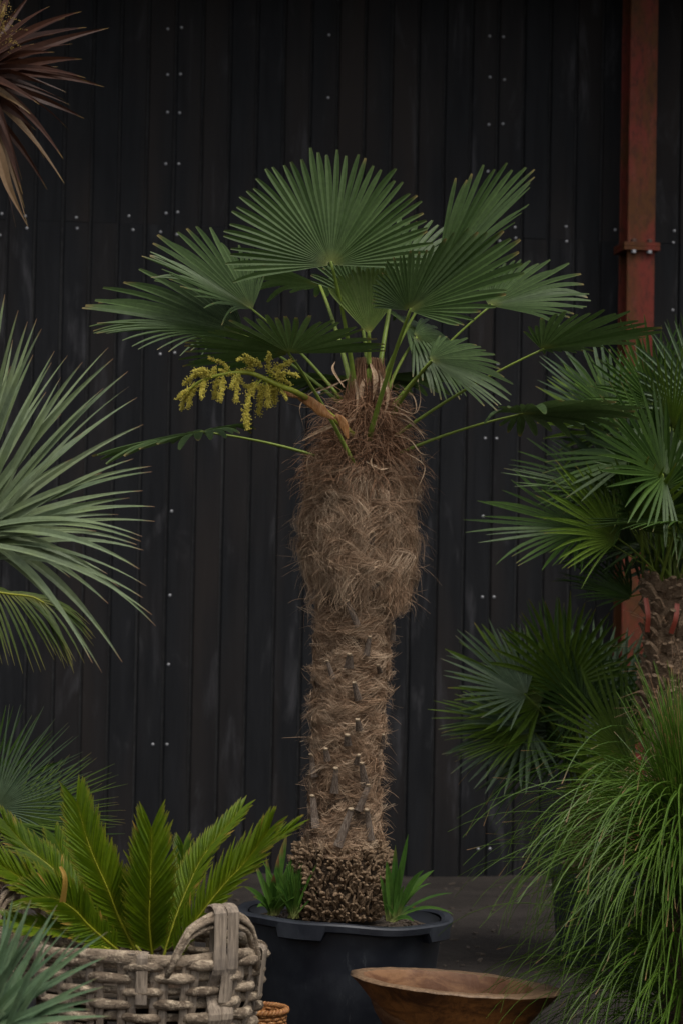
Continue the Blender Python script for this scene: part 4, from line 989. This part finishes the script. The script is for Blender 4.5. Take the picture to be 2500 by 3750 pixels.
stem_pot(yu, yb, .07, .2, .4, None); plain_pot('black pot under the silver yucca stem', yb, .22, .4)
# blue-green yucca in the front left corner
DQ = 6.6; rQ = random.Random(6); qb = px(-50, 3790, DQ)
bq = thing('blue_yucca', 'low blue green yucca whose leaves lean in front of the willow basket', 'yucca', Vector((qb.x, qb.y, .2)))
TQ = [(80,40),(180,70),(330,100),(215,180),(340,160),(400,220),(560,250),(620,255),(460,270),(610,400),(600,570),(560,640),(640,740),(380,330),(300,250),(140,160),(30,120),(500,420),(430,480),(200,330),(560,520),(90,260),(350,420),(520,700),(420,600),(260,210),(120,90)]
rosette(bq, qb, TQ, 'blue_yucca', 14.0, DQ, DQ / F, lambda x, y, D: px(x * .638, 3250 + y * .638, D), lambda v: .07, rQ, .8, .16, hubk=.1, spread_base=.018)
rosette(bq, qb, [(-rQ.uniform(200, 700), rQ.uniform(50, 800)) for i in range(14)], 'blue_yucca', 14.0, DQ, DQ / F, lambda x, y, D: px(x * .638, 3250 + y * .638, D), lambda v: .07, rQ, .8, .16, spread_base=.018)
stem_pot(bq, qb, .05, .16, .3, None); plain_pot('low black pot under the blue green yucca', qb, .17, .3)
# red cordyline, upper left
DR = 10.2; rR = random.Random(7); rb = px(-120, 270, DR)
co = thing('red_cordyline', 'dark red brown cordyline with drooping strap leaves high against the board wall', 'cordyline', Vector((rb.x, rb.y, .3)))
TR = [(480,60),(785,110),(1045,268),(830,262),(525,500),(790,565),(255,920),(820,745),(860,790),(1000,832),(640,885),(680,1008),(620,960),(810,1135),(655,1238),(610,1523),(430,1515),(620,1758),(455,1815),(215,1725),(270,2170),(240,1995),(155,2180),(220,1860),(295,1090),(260,240),(625,170),(300,-60),(150,-200),(520,330),(400,700),(350,1250),(330,420),(560,640),(480,820),(700,420),(380,1000)]
rosette(co, rb, TR, 'cordy', 17.0, DR, DR / F, lambda x, y, D: px(x * .3826, y * .3826, D), lambda v: .09 if v.z > -.2 else .20, rR, .9, .22, dryset=(6, 20, 21, 24, 17), drymat=M['cordy_dry'], spread_base=.03, tw=.9)
rosette(co, rb, [(-600 - rR.uniform(0, 1500), rR.uniform(-600, 1900)) for i in range(26)], 'cordy', 17.0, DR, DR / F, lambda x, y, D: px(x * .3826, y * .3826, D), lambda v: .12, rR, .9, .25, spread_base=.03, tw=.9)
mb = MB(); strap(mb, spline([px(-60, 420, DR - .25), px(-5, 560, DR - .32), px(35, 690, DR - .34), px(104, 832, DR - .33)], 6), lambda t: .021 * math.sin(.5 + 2.5 * t) * (1 - t ** 4) + .0006, sv(.2, -.1, -1), .35, lambda t: (0, 0, .6 + .3 * t, 1)); build(mb, 'leaf', M['cordy_dry'], co)
mb = MB()
for s in range(46):
    p0 = px(rR.uniform(-60, 45), rR.uniform(10, 175), DR - .28); d = Vector((rR.gauss(0, 1), rR.gauss(0, .6), rR.gauss(0, 1))).normalized()
    for b_ in range(9):
        q = p0 + d * (.007 * b_) + Vector((rR.gauss(0, .003), rR.gauss(0, .003), rR.gauss(0, .003))); r = rR.uniform(.002, .0036); mb.add([q + Vector(v) * r for v in OV], OF, [(0, 0, rR.random(), 1)] * 6)
pn_t = spline([rb, px(-60, 180, DR - .2), px(0, 70, DR - .28), px(20, 20, DR - .28)], 5); tube(mb, pn_t, .005, 5)
build(mb, 'flower_panicle', M['panicle'], co, stuff=True)
stem_pot(co, rb, .06, .2, .4, None); plain_pot('black pot under the red cordyline', rb, .24, .42)

# date palm frond, left edge
DP = 8.4; rP = random.Random(8); pb = px(-420, 2150, DP)
dp_ = thing('date_palm', 'young date palm with a yellow green feather frond hanging below the silver yucca', 'palm tree', Vector((pb.x, pb.y, .3)))
def c7(x, y, D): return px(x * .68, 1000 + y * .68, D)
frond(dp_, [pb, c7(-250, 1660, DP), c7(0, 1720, DP), c7(165, 1742, DP), c7(240, 1775, DP)], sv(.1, -.75, -.55), 330 * .68 * DP / F, 34, M['phoenix'], M['rachis'], .006, (72, 24), -.35, .0048, rP, .42, .5, prof_=lambda t: .8 + .25 * math.sin(t * 3))
for (ex, ey, ez) in ((-900, 1200, .3), (-1200, 1700, -.2), (-700, 1100, -.4), (-1000, 2000, .4)):
    e = c7(ex, ey, DP + ez); frond(dp_, [pb, pb.lerp(e, .5) + Vector((0, 0, .15)), e], sv(-.1, -.8, -.5), .2, 30, M['phoenix'], M['rachis'], .006, (72, 24), -.35, .0048, rP, .3, .5, prof_=lambda t: .8 + .25 * math.sin(t * 3))
stem_pot(dp_, pb, .08, .2, .4, None); plain_pot('black pot under the young date palm', pb, .22, .4)

# ------------------------------------------------------------------ other fan palms
def fan_palm(name, label, D, crown, stemr, leaves, mats, seed_, pth=.45, potr=.2, potlabel='', red=None, vis=None):
    cb = px(crown[0], crown[1], D); th = thing(name, label, 'palm tree', Vector((cb.x, cb.y, pth * .8)), None); rnd = random.Random(seed_)
    # shaggy stem
    g = Vector((cb.x, cb.y, pth * .8)); mb = MB(); n = 22; rows_ = 34; vs = []
    for j in range(rows_ + 1):
        t = j / rows_; c = g.lerp(cb, t)
        for k in range(n):
            a = 2 * math.pi * k / n; sc_ = (.5 + .5 * math.cos(a * 5.5 + j * 1.9)); rr = stemr * (1 - .15 * t) * (1 + .18 * noise.noise(Vector((math.cos(a) * 3, math.sin(a) * 3, j * .9))))
            vs.append(c + Vector((math.cos(a), math.sin(a), 0)) * rr)
    mb.add(vs, [(j * n + k, j * n + (k + 1) % n, (j + 1) * n + (k + 1) % n, (j + 1) * n + k) for j in range(rows_) for k in range(n)]); tr = build(mb, 'trunk', M['bark'], th, smooth=True)
    L_ = (cb - g).length; sm = []
    for v in range(4):
        b2 = MB(); pts = [Vector((0, 0, 0)), Vector((0, -.008, .014)), Vector((0, -.020, .030)), Vector((0, -.034, .040))]; tube(b2, pts, [.021, .020, .016, .010], 7, .5, ref=Vector((0, -1, .2)), wob=.4); sm.append(b2.mesh('leaf_base', M['bark']))
    cnt = int(L_ / .045) * 9
    for i in range(min(cnt, 150)):
        t = rnd.random() if vis is None else rnd.uniform(*vis); a = rnd.uniform(-math.pi, 0) + rnd.gauss(0, .1); c = g.lerp(cb, t); p = c + Vector((math.cos(a), math.sin(a), 0)) * stemr * .93
        s = rnd.uniform(.8, 1.4); link('leaf_base', sm[i % 4], tr, p - ORG[tr.name], (rnd.gauss(0, .2), rnd.gauss(0, .25), a + math.pi / 2), (s, s, s))
    hb = MB()
    for i in range(700):
        t = rnd.uniform(.25, 1.02); a = rnd.uniform(-math.pi, math.pi); c = g.lerp(cb, t); p = c + Vector((math.cos(a), math.sin(a), 0)) * stemr * .98; d = Vector((rnd.gauss(0, .6), rnd.gauss(0, .6), rnd.gauss(.1, .5))) + Vector((math.cos(a), math.sin(a), 0)) * .5
        L = rnd.uniform(.03, .10); ribbon(hb, [p, p + d * L * .5, p + d * L + Vector((0, 0, -.02))], rnd.uniform(.0008, .002), Vector((rnd.gauss(0, 1), rnd.gauss(0, 1), rnd.gauss(0, 1))), (0, .3, .3, 1), (.1, .1, .8, 1))
    build(hb, 'fibre_coat', M['fibre'], tr, stuff=True)
    for li, (hub, dz, ax, nr, Rp, spr, n, kw) in enumerate(leaves):
        kw = dict(kw); H = px(hub[0], hub[1], D + dz); mt_ = M[kw.pop('mat', mats)]
        mb = MB(); bb = cb + Vector((rnd.gauss(0, stemr * .4), rnd.gauss(0, stemr * .4) , rnd.uniform(-.06, .02))); v = H - bb
        petiole(mb, bb, H + sv(*ax).normalized() * .01, Vector((0, 0, 1)) * (.08 * v.length), .009, .0045, 8, rnd.uniform(.1, .7)); st = build(mb, 'leaf_stalk', M['stalk'], th, smooth=True)
        mb = MB(); pr_ = dict(split=.36, fold=14, droop=.03, lat=.72, rag=.09, tipd=.05, brown=.25, wk=.92, gap=.02, tipw=.12, pleat=.7); pr_.update(kw)
        fan(mb, H, sv(*ax), sv(*nr), Rp * (D + dz) / F, spr, n, rnd=rnd, rows=(.03, .2, .36, .52, .68, .82, .93, 1.0), **pr_); build(mb, 'leaf_blade', mt_, st)
    if red:
        for (x0, y0, x1, y1) in red:
            mb = MB(); q = spline([px(x0, y0, D - stemr - .03), px((x0 + x1) / 2 + 6, (y0 + y1) / 2, D - stemr - .05), px(x1, y1, D - stemr - .03)], 6)
            strap(mb, q, lambda t: .010, Vector((0, -1, 0.1)), .1); build(mb, 'red_tie', M['redstrap'], th)
    plain_pot(potlabel, cb, potr, pth); return th
TALL = [((2139, 1940), -.05, (-1, -.06, -.1), (.1, -.8, -.6), 415, 165, 22, dict(tipd=.03)),
 ((2245, 1540), .05, (-.55, -.75, .1), (.5, -.3, -.8), 360, 150, 22, dict(mat='chama_silver', tipd=.02)),
 ((2450, 1560), .10, (-.05, -1, .15), (.05, -.2, -1), 350, 190, 28, dict(tipd=.02)),
 ((2230, 1810), .05, (-.92, -.32, .1), (.25, -.8, -.55), 400, 130, 20, {}),
 ((2430, 1741), -.25, (-.62, -.55, -.35), (.25, -.55, -.8), 420, 240, 32, dict(tipd=.03)),
 ((2490, 1910), -.30, (-1, .0, -.3), (0, -1, -.05), 350, 200, 26, dict(fold=4)),
 ((2310, 2190), .10, (-.9, -.42, .1), (.3, -.8, -.5), 300, 150, 20, {}),
 ((2560, 1500), -.1, (.2, -1, .0), (0, -.3, -1), 380, 200, 28, dict(mat='chama_silver', tipd=.02)),
 ((2560, 1750), -.2, (.6, -.6, -.2), (-.3, -.4, -.8), 400, 220, 28, {}),
 ((2330, 1650), .25, (-.4, -.7, .4), (.2, -.4, -.9), 380, 200, 28, {}),
 ((2400, 1980), .15, (-.75, .05, .2), (.1, -.9, -.5), 380, 180, 24, {}),
 ((2610, 2000), .0, (1, .1, .1), (-.1, -.9, -.4), 380, 180, 22, {}),
 ((2390, 1480), -.12, (-.35, -.9, -.1), (.2, -.3, -.9), 330, 170, 26, dict(tipd=.02)),
 ((2520, 1840), .3, (.3, -.6, .6), (0, -.6, -.8), 380, 200, 26, {})]
rT = random.Random(77)
def more(lst, n, cx, cy, sx, sy, D_=0):
    for i in range(n):
        x, y = rT.gauss(cx, sx), rT.gauss(cy, sy); dx, dy = (x - cx) / 200 + rT.gauss(0, .3), (y - cy) / 200 - .35 + rT.gauss(0, .3)
        lst.append(((x, y), rT.uniform(-.25, .3), (dx, dy, rT.gauss(0, .4)), (rT.gauss(0, .3), -.6, -.7), rT.uniform(290, 400), rT.uniform(130, 210), rT.randint(18, 26), dict(tipd=rT.uniform(.02, .08), mat=rT.choice(('chama', 'chama', 'chama_yellow', 'chama_silver')))))
more(TALL, 12, 2430, 1720, 110, 170); more(TALL, 9, 2350, 1730, 90, 100); more(TALL, 6, 2360, 1980, 80, 90)
fan_palm('dwarf_fan_palm', 'taller dwarf fan palm with red ties on its rough trunk by the steel column', 10.6, (2440, 2130), .088, TALL, 'chama', 21, .45, .24, 'black pot under the taller dwarf fan palm', red=[(2362, 2190, 2368, 2315), (2478, 2210, 2455, 2320)], vis=(.55, 1.0))
LOW = [((1925, 2545), -.25, (-.85, -.5, -.1), (.3, -.65, -.7), 345, 170, 24, dict(mat='chama_silver', tipd=.02)),
 ((2035, 2490), .05, (-.2, -1, .15), (.2, -.3, -.95), 300, 210, 28, dict(tipd=.02)),
 ((1905, 2650), -.10, (-1, -.08, -.1), (.05, -.9, -.4), 325, 150, 20, dict(mat='chama_yellow', tipd=.03)),
 ((1990, 2650), .0, (-.92, .32, .0), (-.25, -.8, -.5), 340, 130, 18, dict(mat='chama_yellow', tipd=.04)),
 ((2285, 2750), -.35, (-.58, -.8, -.1), (.4, -.4, -.8), 375, 190, 28, dict(mat='chama_yellow', tipd=.02)),
 ((2327, 2829), -.40, (-1, .05, -.15), (.1, -.5, -.85), 285, 190, 22, dict(mat='chama_yellow')),
 ((2420, 2690), -.25, (-.05, -1, .0), (0, -.3, -1), 330, 190, 28, {}),
 ((2130, 2600), -.2, (-.5, -.75, -.2), (.3, -.5, -.8), 300, 200, 26, {}),
 ((2060, 2560), .25, (-.6, -.6, .3), (.3, -.6, -.7), 330, 200, 26, {}),
 ((2120, 2720), .0, (-.8, .15, .0), (0, -.9, -.5), 330, 180, 22, {}),
 ((2180, 2560), .2, (.2, -.9, .3), (0, -.4, -.9), 300, 200, 24, dict(mat='chama_silver', tipd=.02)),
 ((2330, 2660), .1, (.5, -.8, .1), (-.2, -.4, -.9), 340, 200, 26, {}),
 ((2060, 2870), .15, (-.75, -.42, .0), (.3, -.6, -.7), 165, 40, 2, dict(mat='chama_silver', wk=.55, tipw=.5))]
more(LOW, 13, 2090, 2630, 120, 70)
fan_palm('dwarf_fan_palm', 'shorter bushy dwarf fan palm with silvery and yellow green fans behind the grass tree', 11.2, (2190, 2880), .125, LOW, 'chama', 22, .40, .21, 'black pot under the shorter dwarf fan palm')
LEFT = [((-15, 2960), .0, (.62, -.78, -.05), (-.2, -.35, -.9), 430, 170, 40, dict(tipd=.02, split=.25, mat='chama_silver')),
 ((40, 3010), -.05, (1, -.22, .0), (-.1, -.85, -.5), 440, 150, 34, dict(tipd=.03, split=.25, mat='chama_yellow')),
 ((-60, 2930), .2, (.2, -1, .1), (0, -.2, -1), 390, 170, 34, dict(tipd=.02, split=.3)),
 ((90, 3060), .15, (.85, -.45, .2), (-.3, -.6, -.7), 330, 160, 30, dict(split=.3)),
 ((20, 3080), -.1, (.95, .05, -.1), (0, -.9, -.5), 420, 150, 28, dict(tipd=.05, split=.3)),
 ((-180, 2980), 0, (-.8, -.6, 0), (.2, -.4, -.9), 420, 190, 30, {}),
 ((-160, 3080), 0, (-1, -.1, 0), (.1, -.9, -.4), 400, 180, 28, {})]
fan_palm('dwarf_fan_palm', 'dark fan palm with thin needle-like leaf fingers behind the cycad at the left', 9.4, (-80, 3140), .08, LEFT, 'chama', 23, .35, .22, 'black pot behind the willow basket under the dark fan palm')

# ------------------------------------------------------------------ grass tree, front right
DG = 8.2; rG = random.Random(9); sG = DG / F; gb = px(2520, 2975, DG)
gt = thing('grass_tree', 'grass tree with a fountain of long thin green leaves beside the wooden bowl', 'grass tree', Vector((gb.x, gb.y, .35)))
def grass_mesh(L, elev, droopk, sd, dry):
    r = random.Random(sd); p = Vector((0, 0, 0)); pts = [p.copy()]; n = 13; el_ = elev; az = 0
    for j in range(n):
        d = Vector((math.cos(el_) * math.cos(az), math.cos(el_) * math.sin(az), math.sin(el_))); p = p + d * (L / n); pts.append(p.copy())
        el_ -= droopk * (.35 + 1.1 * j / n) * math.cos(el_) ** .6 if math.cos(el_) > 0 else 0; el_ = max(el_, -1.50); az += r.gauss(0, .025)
    mb = MB(); wv = r.uniform(.0028, .0044); tn = r.uniform(.05, .95)
    strap(mb, pts, lambda t: wv * (1 - .7 * t), Vector((0, 0, 1)) if abs(elev) < 1.2 else Vector((0, -1, 0)), .5, lambda t: ((1 if (dry or (t > .97 and sd % 3 == 0)) else 0), max(0, .5 - 3 * t), tn, 1))
    return mb
GM = []
for i in range(48):
    e = R_(rG.choice((86, 80, 72, 64, 54, 46, 38, 30, 22, 12, 0, -14)) + rG.uniform(-5, 5)); L = rG.uniform(.55, .9) if e > .9 else rG.uniform(.50, .80)
    dk = rG.uniform(.01, .05) if e > 1.05 else rG.uniform(.10, .25); dry = (i % 48 == 7)
    if e > 1.05: L = rG.uniform(.34, .48)
    GM.append((e, grass_mesh(L, e, dk, i, dry)))
meshes = [g.mesh('leaf', M['grass']) for e, g in GM]
rest = MB()
for i in range(3000):
    k = i % 48; az = rG.uniform(0, 2 * math.pi)
    off = Vector((math.cos(az), math.sin(az), 0)) * rG.uniform(0, .05) + Vector((0, 0, (rG.uniform(-.24, .07) if i % 2 else rG.uniform(-.72, -.2))))
    s = rG.uniform(.75, 1.12); tilt = (rG.gauss(0, .09), rG.gauss(0, .09), az)
    vis_ = math.cos(az) < .25 and math.sin(az) < .6
    if vis_ and i < 900 and len([c for c in gt.children]) < 300:
        link('leaf', meshes[k], gt, gb + off - ORG[gt.name], tilt, (s, s, s))
    else:
        from mathutils import Euler
        mtx = Matrix.LocRotScale(gb + off, Euler(tilt), Vector((s, s, s))); g = GM[k][1]; rest.add([mtx @ Vector(v) for v in g.v], g.f, g.m)
build(rest, 'leaf_mass', M['grass'], gt, stuff=True)
stem_pot(gt, gb, .085, .2, .22, None); plain_pot('dark pot under the grass tree', gb, .24, .22)

# ------------------------------------------------------------------ stones at the wall foot
rS = random.Random(12)
for i, (x, y, s) in enumerate(((2010, 3185, .05), (2050, 3200, .07), (2090, 3190, .055), (2030, 3262, .05))):
    g = ground_px(x, y); mb = MB(); n = 9; vs = []
    lathe(mb, [g + Vector((0, 0, -s * .3)), g + Vector((0, 0, s * .1)), g + Vector((0, 0, s * .6)), g + Vector((0, 0, s * .85)), g + Vector((0, 0, s * .87))], [s * .7, s, s * .85, s * .4, .002], n=n, rf=lambda a, j: 1 + .25 * math.sin(a * 2 + j + i) + .1 * math.sin(a * 5 + i))
    o = build(mb, 'stone', M['stone']); tag(o, 'rough grey stone lying at the foot of the board wall', 'stone', 'stones at the wall foot')
